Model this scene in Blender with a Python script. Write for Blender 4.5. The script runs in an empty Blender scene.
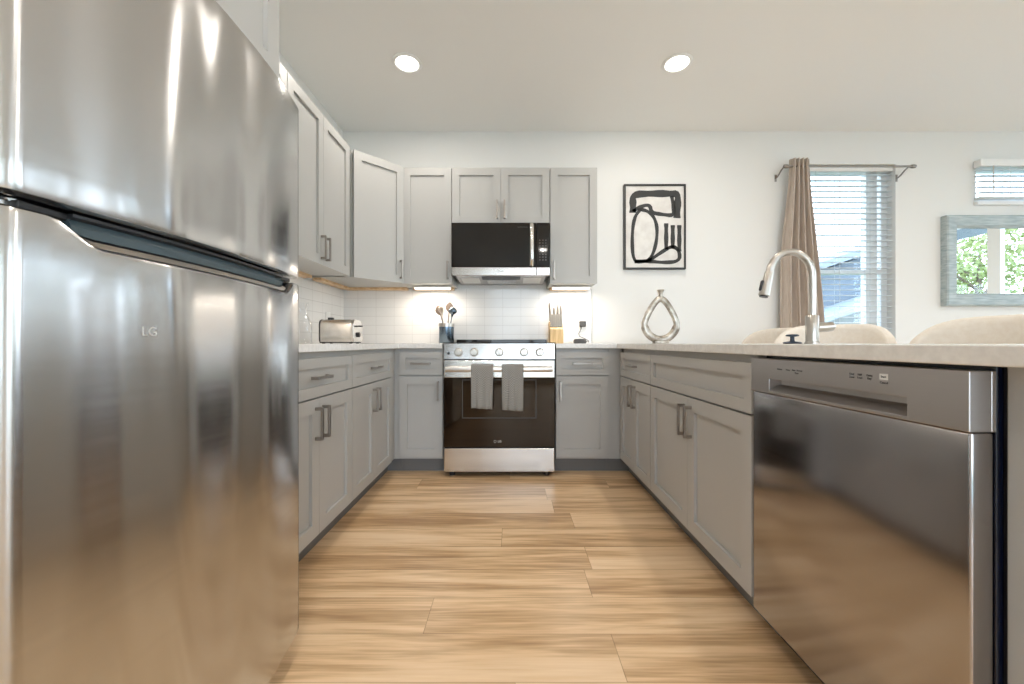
import bpy, bmesh, math, random
from mathutils import Vector, Matrix
PI = math.pi
random.seed(7)
S = bpy.context.scene
C = S.collection
# ------------------------------------------------------------------ camera
CH = 0.913
cam = bpy.data.objects.new('camera', bpy.data.cameras.new('camera'))
C.objects.link(cam)
cam.location = (0, 0, CH); cam.rotation_euler = (PI/2, 0, 0)
cam.data.sensor_width = 36.0; cam.data.lens = 397/1024*36
cam.data.shift_y = 1.3/1024; cam.data.clip_start = 0.02; cam.data.clip_end = 200
S.camera = cam
# ------------------------------------------------------------------ colour management
S.view_settings.view_transform = 'Standard'
S.view_settings.look = 'None'
S.view_settings.exposure = 0.16
S.view_settings.gamma = 1.0
S.view_settings.use_curve_mapping = False
S.cycles.use_denoising = True
S.cycles.max_bounces = 10
S.cycles.diffuse_bounces = 6
S.cycles.glossy_bounces = 5
S.cycles.transparent_max_bounces = 16
S.cycles.sample_clamp_indirect = 6.0
# ------------------------------------------------------------------ sky
w = bpy.data.worlds.new('sky'); S.world = w; w.use_nodes = True
nt = w.node_tree; nt.nodes.clear()
tc = nt.nodes.new('ShaderNodeTexCoord'); sx = nt.nodes.new('ShaderNodeSeparateXYZ')
rp = nt.nodes.new('ShaderNodeValToRGB'); bgn = nt.nodes.new('ShaderNodeBackground'); ow = nt.nodes.new('ShaderNodeOutputWorld')
rp.color_ramp.elements[0].position = 0.0; rp.color_ramp.elements[0].color = (0.92, 0.96, 1.0, 1)
rp.color_ramp.elements[1].position = 0.7; rp.color_ramp.elements[1].color = (0.55, 0.75, 1.0, 1)
nt.links.new(tc.outputs['Generated'], sx.inputs[0]); nt.links.new(sx.outputs['Z'], rp.inputs[0])
nt.links.new(rp.outputs[0], bgn.inputs[0]); bgn.inputs[1].default_value = 6.0
nt.links.new(bgn.outputs[0], ow.inputs[0])
def area(name, loc, rot, sx_, sy_, power, color=(1, 1, 1), shape='RECTANGLE', parent=None, spread=None):
    l = bpy.data.lights.new(name, 'AREA'); l.shape = shape; l.size = sx_
    if shape in ('RECTANGLE', 'ELLIPSE'): l.size_y = sy_
    l.energy = power; l.color = color
    if spread: l.spread = spread
    o = bpy.data.objects.new(name, l); C.objects.link(o); o.location = loc; o.rotation_euler = rot
    if parent: o.parent = parent
    return o
# sampling portals in the window openings: they guide the sky light in and emit nothing themselves
for loc, rot, a_, b_ in (((6.37, 1.35, 1.35), (0, PI/2, 0), 2.5, 3.5), ((6.37, -2.1, 1.25), (0, PI/2, 0), 2.3, 2.0), ((1.6, -3.77, 1.3), (PI/2, 0, 0), 4.4, 2.4), ((2.85, 3.57, 1.45), (-PI/2, 0, 0), .9, 2.0), ((4.55, 3.57, 2.29), (-PI/2, 0, 0), 1.2, .4), ((5.69, 3.57, 1.26), (-PI/2, 0, 0), .8, 2.3)):
    area('window_portal', loc, rot, a_, b_, 1).data.cycles.is_portal = True
CAN_W = 7.5; CAN_COL = (1.0, 0.93, 0.85)
UC_W = 2.4; UC_COL = (1.0, 0.88, 0.75)
# ------------------------------------------------------------------ material helpers
def mat(name, col=(.8, .8, .8), rough=.5, metal=0., **kw):
    m = bpy.data.materials.new(name); m.use_nodes = True
    b = m.node_tree.nodes['Principled BSDF']
    b.inputs['Base Color'].default_value = (*col, 1); b.inputs['Roughness'].default_value = rough
    b.inputs['Metallic'].default_value = metal
    for k, v in kw.items(): b.inputs[k.replace('_', ' ')].default_value = v
    return m
def N(m, t, **kw):
    n = m.node_tree.nodes.new(t)
    for k, v in kw.items(): setattr(n, k, v)
    return n
def L(m, a, b): m.node_tree.links.new(a, b)
def bsdf(m): return m.node_tree.nodes['Principled BSDF']
def objcoord(m, scale=(1, 1, 1)):
    t = N(m, 'ShaderNodeTexCoord'); mp = N(m, 'ShaderNodeMapping'); mp.inputs['Scale'].default_value = scale
    L(m, t.outputs['Object'], mp.inputs['Vector']); return mp.outputs['Vector']
def bump(m, vec, scale=5, detail=2, strength=.1, dist=.01, chain=None):
    n = N(m, 'ShaderNodeTexNoise'); n.inputs['Scale'].default_value = scale; n.inputs['Detail'].default_value = detail
    L(m, vec, n.inputs['Vector'])
    b = N(m, 'ShaderNodeBump'); b.inputs['Strength'].default_value = strength; b.inputs['Distance'].default_value = dist
    L(m, n.outputs['Fac'], b.inputs['Height'])
    if chain: L(m, chain, b.inputs['Normal'])
    L(m, b.outputs['Normal'], bsdf(m).inputs['Normal']); return b.outputs['Normal']
def mottled(m, c1, c2, vec, scale=4, detail=4, lo=.35, hi=.65):
    n = N(m, 'ShaderNodeTexNoise'); n.inputs['Scale'].default_value = scale; n.inputs['Detail'].default_value = detail
    r = N(m, 'ShaderNodeValToRGB'); L(m, vec, n.inputs['Vector']); L(m, n.outputs['Fac'], r.inputs[0])
    r.color_ramp.elements[0].position = lo; r.color_ramp.elements[0].color = (*c1, 1)
    r.color_ramp.elements[1].position = hi; r.color_ramp.elements[1].color = (*c2, 1)
    L(m, r.outputs[0], bsdf(m).inputs['Base Color'])
    return m
def math_(m, op, a, b=None):
    n = N(m, 'ShaderNodeMath', operation=op)
    for i, v in enumerate((a, b)):
        if v is None: continue
        if isinstance(v, (int, float)): n.inputs[i].default_value = v
        else: L(m, v, n.inputs[i])
    return n.outputs[0]
# ------------------------------------------------------------------ materials
M = {}
M['wall'] = mat('wall_paint', (.775, .77, .75), .7); bump(M['wall'], objcoord(M['wall']), 180, 3, .06, .002)
M['ceiling'] = mat('ceiling_paint', (.84, .84, .82), .8); bump(M['ceiling'], objcoord(M['ceiling']), 90, 3, .08, .002)
M['trim'] = mat('white_trim', (.82, .82, .81), .4); bump(M['trim'], objcoord(M['trim']), 60, 2, .03, .001)
M['cab'] = mat('grey_cabinet_paint', (.435, .43, .415), .42); bump(M['cab'], objcoord(M['cab']), 120, 2, .03, .001)
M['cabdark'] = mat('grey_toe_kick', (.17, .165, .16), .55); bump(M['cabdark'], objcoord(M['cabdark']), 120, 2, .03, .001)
M['birch'] = mottled(mat('birch_ply', rough=.5), (.62, .42, .24), (.75, .56, .36), objcoord(mat('x')) if False else None, 4) if False else mat('birch_ply', (.68, .47, .27), .5)
mottled(M['birch'], (.60, .38, .20), (.76, .55, .34), objcoord(M['birch'], (2, 9, 9)), 4)
M['counter'] = mat('white_quartz', rough=.22); mottled(M['counter'], (.72, .71, .69), (.80, .79, .77), objcoord(M['counter']), 60, 3)
M['nickel'] = mat('brushed_nickel', (.50, .47, .43), .28, 1.); bump(M['nickel'], objcoord(M['nickel'], (200, 200, 20)), 3, 2, .05, .001)
M['pull'] = mat('satin_bar_pull', (.36, .33, .30), .3, 1.); bump(M['pull'], objcoord(M['pull'], (200, 200, 20)), 3, 2, .05, .001)
M['black'] = mat('black_plastic', (.015, .015, .017), .35); bump(M['black'], objcoord(M['black']), 200, 2, .05, .0005)
M['navy'] = mat('dark_blue_gasket', (.0012, .003, .013), .25); bump(M['navy'], objcoord(M['navy']), 90, 2, .05, .001)
M['teal'] = mat('slate_plastic', (.050, .075, .088), .25); bump(M['teal'], objcoord(M['teal']), 60, 2, .05, .001)
M['blackglass'] = mat('black_glass', (.012, .011, .010), .04); M['blackglass'].node_tree.nodes['Principled BSDF'].inputs['IOR'].default_value = 1.42
bump(M['blackglass'], objcoord(M['blackglass']), 1.5, 1, .02, .01)
M['ovenglass'] = mat('oven_glass', (.010, .006, .004), .05, Specular_Tint=(1, .8, .6, 1)); bsdf(M['ovenglass']).inputs['IOR'].default_value = 1.42
bump(M['ovenglass'], objcoord(M['ovenglass']), 1.5, 1, .02, .01)
def steel(name, col, rough, brush=(3, 3, 500), aniso=0., bs=.012, rot=0.):
    m = mat(name, col, rough, 1.)
    v = objcoord(m, brush)
    n = N(m, 'ShaderNodeTexNoise'); n.inputs['Scale'].default_value = 1; n.inputs['Detail'].default_value = 3; L(m, v, n.inputs['Vector'])
    r = N(m, 'ShaderNodeMapRange'); r.inputs['To Min'].default_value = rough*.8; r.inputs['To Max'].default_value = rough*1.25
    L(m, n.outputs['Fac'], r.inputs['Value']); L(m, r.outputs[0], bsdf(m).inputs['Roughness'])
    b = N(m, 'ShaderNodeBump'); b.inputs['Strength'].default_value = bs; b.inputs['Distance'].default_value = .0005
    L(m, n.outputs['Fac'], b.inputs['Height']); L(m, b.outputs['Normal'], bsdf(m).inputs['Normal'])
    if aniso:
        bsdf(m).inputs['Anisotropic'].default_value = aniso; bsdf(m).inputs['Anisotropic Rotation'].default_value = rot
        t = N(m, 'ShaderNodeTangent', direction_type='RADIAL', axis='Z'); L(m, t.outputs[0], bsdf(m).inputs['Tangent'])
    return m
M['steel'] = steel('brushed_steel', (.62, .60, .57), .2)
M['steelsoft'] = steel('satin_steel', (.78, .76, .73), .38)
M['fridge'] = steel('fridge_steel', (.56, .555, .55), .19, (2, 2, 90), .8, rot=.25)
# soft ripples of the pressed door skin, long in the vertical
_m = M['fridge']; _nb = [n for n in _m.node_tree.nodes if n.type == 'BUMP'][0]
_v = objcoord(_m, (1, 5.5, .35)); _n = N(_m, 'ShaderNodeTexNoise'); _n.inputs['Scale'].default_value = 1.0; _n.inputs['Detail'].default_value = 0.4
L(_m, _v, _n.inputs['Vector']); _b = N(_m, 'ShaderNodeBump'); _b.inputs['Strength'].default_value = 1; _b.inputs['Distance'].default_value = .068
_tc = N(_m, 'ShaderNodeTexCoord'); _sp = N(_m, 'ShaderNodeSeparateXYZ'); L(_m, _tc.outputs['Object'], _sp.inputs[0])
_mr = N(_m, 'ShaderNodeMapRange', interpolation_type='SMOOTHSTEP'); _mr.inputs['From Min'].default_value = -.2; _mr.inputs['From Max'].default_value = .15; _mr.inputs['To Min'].default_value = 1; _mr.inputs['To Max'].default_value = .4; L(_m, _sp.outputs['Y'], _mr.inputs['Value'])
L(_m, math_(_m, 'MULTIPLY', math_(_m, 'SUBTRACT', _n.outputs['Fac'], .5), _mr.outputs[0]), _b.inputs['Height']); L(_m, _b.outputs['Normal'], bsdf(_m).inputs['Normal'])
M['dwsteel'] = steel('dishwasher_steel', (.40, .38, .375), .16, (2, 2, 400), .5)
M['dwpanel'] = steel('dishwasher_panel_steel', (.50, .48, .47), .36, (2, 2, 400))
M['darkgrey'] = mat('dark_grey_case', (.075, .075, .078), .5); bump(M['darkgrey'], objcoord(M['darkgrey']), 150, 2, .1, .001)
M['midgrey'] = mat('grey_print', (.42, .41, .40), .5); bump(M['midgrey'], objcoord(M['midgrey']), 150, 2, .02, .001)
M['lightgrey'] = mat('light_print', (.75, .75, .73), .5); bump(M['lightgrey'], objcoord(M['lightgrey']), 150, 2, .02, .001)
M['wood'] = mat('light_wood_block', rough=.45); mottled(M['wood'], (.62, .40, .17), (.80, .58, .30), objcoord(M['wood'], (30, 30, 3)), 2)
M['addedoak'] = mat('tan_added_oak_door', rough=.45); mottled(M['addedoak'], (.38, .24, .13), (.50, .33, .19), objcoord(M['addedoak'], (20, 20, 1.5)), 2)
M['spoonwood'] = mat('grey_brown_utensil', rough=.45); mottled(M['spoonwood'], (.11, .08, .062), (.18, .135, .105), objcoord(M['spoonwood'], (20, 20, 4)), 3)
M['crock'] = steel('dark_steel_crock', (.14, .18, .22), .22)
M['white'] = mat('white_plastic', (.82, .82, .80), .35); bump(M['white'], objcoord(M['white']), 50, 2, .02, .001)
M['blind'] = mat('white_blind_slat', (.60, .64, .66), .4); bump(M['blind'], objcoord(M['blind']), 40, 2, .02, .001)
M['gold'] = mat('brass_tube', (.70, .42, .16), .2, 1.); bump(M['gold'], objcoord(M['gold']), 60, 2, .02, .001)
M['cream'] = mat('cream_upholstery', rough=.75); mottled(M['cream'], (.78, .71, .62), (.82, .76, .68), objcoord(M['cream']), 50, 3); bump(M['cream'], objcoord(M['cream']), 260, 2, .15, .002)
M['curtain'] = mat('beige_curtain', rough=.9); mottled(M['curtain'], (.46, .38, .32), (.54, .46, .39), objcoord(M['curtain'], (6, 6, 1)), 10, 3); bump(M['curtain'], objcoord(M['curtain']), 400, 2, .2, .002)
M['rod'] = mat('pewter_rod', (.30, .28, .26), .3, 1.); bump(M['rod'], objcoord(M['rod']), 60, 2, .02, .001)
M['towel'] = mat('grey_towel', rough=.95)
_v = objcoord(M['towel'], (1, 1, 1)); _c = N(M['towel'], 'ShaderNodeTexChecker'); _c.inputs['Scale'].default_value = 130; L(M['towel'], _v, _c.inputs['Vector'])
_c.inputs['Color1'].default_value = (.18, .175, .165, 1); _c.inputs['Color2'].default_value = (.37, .355, .33, 1); L(M['towel'], _c.outputs['Color'], bsdf(M['towel']).inputs['Base Color'])
bump(M['towel'], objcoord(M['towel']), 220, 2, .4, .003)
M['frameblack'] = mat('black_frame', (.02, .02, .02), .4); bump(M['frameblack'], objcoord(M['frameblack']), 80, 2, .05, .001)
M['paper'] = mat('off_white_print', rough=.8); mottled(M['paper'], (.66, .63, .60), (.76, .74, .71), objcoord(M['paper']), 14, 4)
M['ink'] = mat('charcoal_ink', (.045, .045, .045), .8); bump(M['ink'], objcoord(M['ink']), 80, 2, .05, .001)
M['vase'] = mat('hammered_silver', (.55, .50, .44), .3, .9); bump(M['vase'], objcoord(M['vase']), 28, 3, .5, .006)
mottled(M['vase'], (.22, .19, .155), (.58, .54, .48), objcoord(M['vase']), 14, 4)
M['mframe'] = mat('washed_grey_blue_wood', rough=.5); mottled(M['mframe'], (.30, .37, .39), (.47, .53, .54), objcoord(M['mframe'], (3, 8, 30)), 3)
M['mirror'] = mat('mirror_silver', (.93, .95, .95), .0, 1.); mottled(M['mirror'], (.92, .94, .94), (.94, .96, .96), objcoord(M['mirror']), 1)
M['siding'] = mat('grey_blue_siding', rough=.7); _m = M['siding']
_v = objcoord(_m); _s = N(_m, 'ShaderNodeSeparateXYZ'); L(_m, _v, _s.inputs[0]); _f = math_(_m, 'FRACT', math_(_m, 'MULTIPLY', _s.outputs['Z'], 6.5))
_r = N(_m, 'ShaderNodeValToRGB'); L(_m, _f, _r.inputs[0]); _r.color_ramp.elements[0].color = (.085, .105, .125, 1); _r.color_ramp.elements[0].position = .02
_r.color_ramp.elements[1].color = (.15, .18, .21, 1); _r.color_ramp.elements[1].position = .08; L(_m, _r.outputs[0], bsdf(_m).inputs['Base Color'])
M['roofing'] = mat('pale_grey_shingle', rough=.8); mottled(M['roofing'], (.22, .25, .28), (.30, .33, .36), objcoord(M['roofing']), 20, 3)
M['roofwhite'] = mat('white_metal_roof', rough=.5); mottled(M['roofwhite'], (.32, .35, .38), (.38, .41, .44), objcoord(M['roofwhite']), 5)
M['grass'] = mat('lawn', rough=.9); mottled(M['grass'], (.13, .16, .08), (.22, .25, .14), objcoord(M['grass']), 8)
M['leaf'] = mat('leaf_green', rough=.6); mottled(M['leaf'], (.24, .30, .08), (.42, .46, .20), objcoord(M['leaf']), 5)
bsdf(M['leaf']).inputs['Emission Strength'].default_value = 0
M['bark'] = mat('bark', rough=.9); mottled(M['bark'], (.12, .09, .06), (.25, .19, .14), objcoord(M['bark']), 12)
M['lensw'] = mat('lamp_lens', (1, 1, 1), .4, Emission_Color=(1., .95, .86, 1), Emission_Strength=6.0)
M['ucl'] = mat('led_lens', (1, 1, 1), .4, Emission_Color=(1., .92, .78, 1), Emission_Strength=3.0)
M['floorext'] = mat('bounce_concrete', rough=.9); mottled(M['floorext'], (.55, .54, .52), (.66, .65, .63), objcoord(M['floorext']), 6)
M['sofa'] = mat('grey_sofa_fabric', rough=.9); mottled(M['sofa'], (.30, .30, .30), (.38, .38, .38), objcoord(M['sofa']), 40)
# window glass: clear pane with a faint reflection
def glass(name, tint=(1, 1, 1), k=.3):
    m = bpy.data.materials.new(name); m.use_nodes = True; t = m.node_tree; t.nodes.clear()
    o = t.nodes.new('ShaderNodeOutputMaterial'); mx = t.nodes.new('ShaderNodeMixShader'); tr = t.nodes.new('ShaderNodeBsdfTransparent')
    g = t.nodes.new('ShaderNodeBsdfGlossy'); g.inputs['Roughness'].default_value = .01; tr.inputs[0].default_value = (*tint, 1)
    f = t.nodes.new('ShaderNodeLayerWeight'); f.inputs[0].default_value = .3; kk = t.nodes.new('ShaderNodeMath'); kk.operation = 'MULTIPLY'
    ns = t.nodes.new('ShaderNodeTexNoise'); ns.inputs['Scale'].default_value = 2; bp = t.nodes.new('ShaderNodeBump'); bp.inputs['Strength'].default_value = .01
    t.links.new(ns.outputs['Fac'], bp.inputs['Height']); t.links.new(bp.outputs[0], g.inputs['Normal'])
    t.links.new(f.outputs['Facing'], kk.inputs[0]); kk.inputs[1].default_value = k; t.links.new(kk.outputs[0], mx.inputs[0]); t.links.new(tr.outputs[0], mx.inputs[1]); t.links.new(g.outputs[0], mx.inputs[2])
    t.links.new(mx.outputs[0], o.inputs[0]); return m
M['glass'] = glass('window_glass', (.93, .97, 1.))
M['carafe'] = glass('clear_glass', (.97, .98, .99), 1.)
# oak plank floor
m = mat('oak_plank_floor', rough=.33); M['floor'] = m
v = objcoord(m); sp = N(m, 'ShaderNodeSeparateXYZ'); L(m, v, sp.inputs[0])
PW, PL = .178, 1.22
rowf = math_(m, 'DIVIDE', sp.outputs['Y'], PW); row = math_(m, 'FLOOR', rowf)
wn = N(m, 'ShaderNodeTexWhiteNoise', noise_dimensions='1D'); L(m, row, wn.inputs['W'])
xf = math_(m, 'ADD', math_(m, 'DIVIDE', sp.outputs['X'], PL), math_(m, 'MULTIPLY', wn.outputs['Value'], 7.3)); xi = math_(m, 'FLOOR', xf)
cb = N(m, 'ShaderNodeCombineXYZ'); L(m, row, cb.inputs[0]); L(m, xi, cb.inputs[1])
w2 = N(m, 'ShaderNodeTexWhiteNoise', noise_dimensions='2D'); L(m, cb.outputs[0], w2.inputs['Vector'])
off = math_(m, 'MULTIPLY', w2.outputs['Value'], 37.)
def grain(sxx, syy, det, dist=0.):
    c = N(m, 'ShaderNodeCombineXYZ'); L(m, math_(m, 'MULTIPLY', sp.outputs['X'], sxx), c.inputs[0]); L(m, math_(m, 'MULTIPLY', sp.outputs['Y'], syy), c.inputs[1]); L(m, off, c.inputs[2])
    n = N(m, 'ShaderNodeTexNoise'); n.inputs['Scale'].default_value = 1; n.inputs['Detail'].default_value = det; n.inputs['Distortion'].default_value = dist
    L(m, c.outputs[0], n.inputs['Vector']); return n.outputs['Fac']
g1 = grain(1.3, 16, 3, .6); g2 = grain(5, 120, 3)
tone = math_(m, 'ADD', math_(m, 'MULTIPLY', g1, .62), math_(m, 'ADD', math_(m, 'MULTIPLY', g2, .28), math_(m, 'MULTIPLY', w2.outputs['Value'], .16)))
r = N(m, 'ShaderNodeValToRGB'); L(m, tone, r.inputs[0]); e = r.color_ramp.elements
e[0].position = .36; e[0].color = (.42, .245, .12, 1); e[1].position = .68; e[1].color = (.86, .63, .405, 1)
k = e.new(.46); k.color = (.58, .37, .195, 1); k = e.new(.56); k.color = (.78, .54, .315, 1)
fy = math_(m, 'FRACT', rowf); fx = math_(m, 'FRACT', xf)
ey = math_(m, 'LESS_THAN', fy, .012); ex = math_(m, 'LESS_THAN', fx, .0018)
seam = math_(m, 'MAXIMUM', ey, ex)
mx = N(m, 'ShaderNodeMixRGB', blend_type='MULTIPLY'); mx.inputs['Color2'].default_value = (.62, .56, .5, 1)
L(m, seam, mx.inputs['Fac']); L(m, r.outputs[0], mx.inputs['Color1']); L(m, mx.outputs[0], bsdf(m).inputs['Base Color'])
bb = N(m, 'ShaderNodeBump'); bb.inputs['Strength'].default_value = .08; bb.inputs['Distance'].default_value = .002; L(m, g2, bb.inputs['Height']); L(m, bb.outputs[0], bsdf(m).inputs['Normal'])
# stacked 3x6 tile
def tile(axis):
    m = mat('white_tile_'+axis, rough=.12)
    v = objcoord(m); sp = N(m, 'ShaderNodeSeparateXYZ'); L(m, v, sp.inputs[0])
    a = math_(m, 'FRACT', math_(m, 'DIVIDE', math_(m, 'ADD', sp.outputs[axis], 10.0), .155)); b = math_(m, 'FRACT', math_(m, 'DIVIDE', math_(m, 'SUBTRACT', sp.outputs['Z'], .911), .0775))
    ed = math_(m, 'MAXIMUM', math_(m, 'LESS_THAN', a, .012), math_(m, 'LESS_THAN', b, .028))
    mx = N(m, 'ShaderNodeMixRGB'); mx.inputs['Color1'].default_value = (.80, .79, .77, 1); mx.inputs['Color2'].default_value = (.56, .54, .52, 1)
    L(m, ed, mx.inputs['Fac']); L(m, mx.outputs[0], bsdf(m).inputs['Base Color'])
    bp = N(m, 'ShaderNodeBump', invert=True); bp.inputs['Strength'].default_value = .4; bp.inputs['Distance'].default_value = .002; L(m, ed, bp.inputs['Height']); L(m, bp.outputs[0], bsdf(m).inputs['Normal'])
    return m
M['tileX'] = tile('X'); M['tileY'] = tile('Y')
# ------------------------------------------------------------------ mesh helpers
def BM(): return bmesh.new()
def box(bm, x0, x1, y0, y1, z0, z1, bev=0., seg=2):
    v = [bm.verts.new(p) for p in ((x0, y0, z0), (x1, y0, z0), (x1, y1, z0), (x0, y1, z0), (x0, y0, z1), (x1, y0, z1), (x1, y1, z1), (x0, y1, z1))]
    fs = [bm.faces.new([v[i] for i in q]) for q in ((0, 3, 2, 1), (4, 5, 6, 7), (0, 1, 5, 4), (1, 2, 6, 5), (2, 3, 7, 6), (3, 0, 4, 7))]
    if bev:
        es = list({e for f in fs for e in f.edges})
        bmesh.ops.bevel(bm, geom=es, offset=bev, segments=seg, affect='EDGES', profile=.5)
    return bm
def tube(bm, pts, rad, n=12, cap=True, closed=False):
    pts = [Vector(p) for p in pts]; K = len(pts)
    rad = rad if isinstance(rad, (list, tuple)) else [rad]*K
    rings = []; up = None
    for i, p in enumerate(pts):
        if closed: t = (pts[(i+1) % K]-pts[i-1]).normalized()
        else: t = (pts[min(i+1, K-1)]-pts[max(i-1, 0)]).normalized()
        if up is None:
            up = Vector((0, 0, 1)) if abs(t.z) < .9 else Vector((1, 0, 0))
        up = (up-t*up.dot(t)).normalized(); s = t.cross(up)
        r_ = rad[i]; ra, rb = r_ if isinstance(r_, tuple) else (r_, r_)
        rings.append([bm.verts.new(p+up*math.cos(a)*ra+s*math.sin(a)*rb) for a in [2*PI*j/n for j in range(n)]])
    for i in range(K if closed else K-1):
        A = rings[i]; B = rings[(i+1) % K]
        for j in range(n): bm.faces.new((A[j], A[(j+1) % n], B[(j+1) % n], B[j]))
    if cap and not closed:
        bm.faces.new(rings[0][::-1]); bm.faces.new(rings[-1])
    return bm
def lathe(bm, prof, c=(0, 0, 0), n=28, axis='Z', close=False):
    c = Vector(c); rings = []
    for r_, h in prof:
        ring = []
        for j in range(n):
            a = 2*PI*j/n; u, v_ = r_*math.cos(a), r_*math.sin(a)
            p = {'Z': (u, v_, h), 'Y': (u, h, v_), 'X': (h, u, v_)}[axis]
            ring.append(bm.verts.new(c+Vector(p)))
        rings.append(ring)
    for A, B in zip(rings, rings[1:]):
        for j in range(n): bm.faces.new((A[j], A[(j+1) % n], B[(j+1) % n], B[j]))
    if close:
        for j in range(n): bm.faces.new((rings[-1][j], rings[-1][(j+1) % n], rings[0][(j+1) % n], rings[0][j]))
    else:
        if prof[0][0] > 1e-6: bm.faces.new(rings[0][::-1])
        if prof[-1][0] > 1e-6: bm.faces.new(rings[-1])
    bmesh.ops.remove_doubles(bm, verts=[v for rg in rings for v in rg], dist=1e-6)
    return bm
def open_top(bm, prof, n=36):
    lathe(bm, prof, n=n); zt = max(v.co.z for v in bm.verts)
    bmesh.ops.delete(bm, geom=[f for f in bm.faces if len(f.verts) > 4 and all(v.co.z > zt-1e-5 for v in f.verts)], context='FACES'); return bm
def cells(bm, us, vs, fill, w0, w1, plane):
    """slab of grid cells; fill(i,j) tells which cells exist. plane: 'XY','XZ','YZ'"""
    P = {'XY': lambda u, v, w_: (u, v, w_), 'XZ': lambda u, v, w_: (u, w_, v), 'YZ': lambda u, v, w_: (w_, u, v)}[plane]
    vt = {}
    def V(i, j, k):
        if (i, j, k) not in vt: vt[(i, j, k)] = bm.verts.new(P(us[i], vs[j], (w0, w1)[k]))
        return vt[(i, j, k)]
    nu, nv = len(us)-1, len(vs)-1
    F = lambda i, j: 0 <= i < nu and 0 <= j < nv and fill(i, j)
    for i in range(nu):
        for j in range(nv):
            if not F(i, j): continue
            bm.faces.new((V(i, j, 0), V(i, j+1, 0), V(i+1, j+1, 0), V(i+1, j, 0)))
            bm.faces.new((V(i, j, 1), V(i+1, j, 1), V(i+1, j+1, 1), V(i, j+1, 1)))
            if not F(i-1, j): bm.faces.new((V(i, j, 0), V(i, j, 1), V(i, j+1, 1), V(i, j+1, 0)))
            if not F(i+1, j): bm.faces.new((V(i+1, j, 0), V(i+1, j+1, 0), V(i+1, j+1, 1), V(i+1, j, 1)))
            if not F(i, j-1): bm.faces.new((V(i, j, 0), V(i+1, j, 0), V(i+1, j, 1), V(i, j, 1)))
            if not F(i, j+1): bm.faces.new((V(i, j+1, 0), V(i, j+1, 1), V(i+1, j+1, 1), V(i+1, j+1, 0)))
    bmesh.ops.recalc_face_normals(bm, faces=bm.faces[:])
    return bm
def prism(bm, poly, w0, w1, plane='XY', bev=0.):
    P = {'XY': lambda u, v, w_: (u, v, w_), 'XZ': lambda u, v, w_: (u, w_, v), 'YZ': lambda u, v, w_: (w_, u, v)}[plane]
    A = [bm.verts.new(P(u, v, w0)) for u, v in poly]; B = [bm.verts.new(P(u, v, w1)) for u, v in poly]
    n = len(poly); fs = [bm.faces.new(A), bm.faces.new(B[::-1])]
    for i in range(n): fs.append(bm.faces.new((A[i], B[i], B[(i+1) % n], A[(i+1) % n])))
    bmesh.ops.recalc_face_normals(bm, faces=fs)
    if bev: bmesh.ops.bevel(bm, geom=list({e for f in fs for e in f.edges}), offset=bev, segments=2, affect='EDGES')
    return bm
RM = {}
def obj(name, bm, m, parent=None, world=False, smooth=False, rot=None):
    if world and parent: bm.transform(RM[parent.name].inverted())
    bmesh.ops.recalc_face_normals(bm, faces=bm.faces[:])
    me = bpy.data.meshes.new(name); bm.to_mesh(me); bm.free()
    me.materials.append(M[m] if isinstance(m, str) else m)
    if smooth: me.polygons.foreach_set('use_smooth', [True]*len(me.polygons)); me.set_sharp_from_angle(angle=math.radians(38))
    o = bpy.data.objects.new(name, me); C.objects.link(o)
    if parent: o.parent = parent; RM[o.name] = RM[parent.name]
    else: RM[o.name] = Matrix()
    return o
def tag(o, label=None, cat=None, group=None, kind=None):
    for k, v in (('label', label), ('category', cat), ('group', group), ('kind', kind)):
        if v: o[k] = v
    return o
def thing(name, label, cat, loc=(0, 0, 0), rz=0, group=None):
    o = bpy.data.objects.new(name, None); C.objects.link(o); o.location = loc; o.rotation_euler = (0, 0, rz)
    RM[o.name] = Matrix.Translation(loc) @ Matrix.Rotation(rz, 4, 'Z')
    o.empty_display_size = .1
    return tag(o, label, cat, group)
def copy_tree(o, parent=None):
    c = o.copy(); C.objects.link(c); c.parent = parent; RM[c.name] = RM[o.name]
    for ch in list(o.children): copy_tree(ch, c)
    return c
def struct(name, bm, m, parent=None, smooth=False):
    o = obj(name, bm, m, parent, smooth=smooth)
    if not parent: o['kind'] = 'structure'
    return o
def text_bm(s, size, place):
    """letters as mesh; place maps (u, v) of the text plane to a point"""
    cu = bpy.data.curves.new('t', 'FONT'); cu.body = s; cu.size = size; cu.align_x = 'CENTER'; cu.align_y = 'CENTER'; cu.extrude = .0004
    to = bpy.data.objects.new('t', cu); me = bpy.data.meshes.new_from_object(to)
    bm = bmesh.new(); bm.from_mesh(me)
    for v_ in bm.verts: v_.co = Vector(place(v_.co.x, v_.co.y, v_.co.z))
    bpy.data.objects.remove(to); bpy.data.curves.remove(cu); bpy.data.meshes.remove(me)
    return bm
# ------------------------------------------------------------------ room
XL, XR, YB, YR, ZC = -1.45, 6.2, 3.41, -3.6, 2.733
struct('floor', box(BM(), XL-.2, XR+.2, YR-.2, YB+.2, -.1, 0), 'floor')
struct('ceiling', box(BM(), XL-.2, XR+.2, YR-.2, YB+.2, ZC, ZC+.1), 'ceiling')
struct('wall_left', box(BM(), XL-.15, XL, YR, YB+.15, 0, ZC), 'wall')
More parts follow.
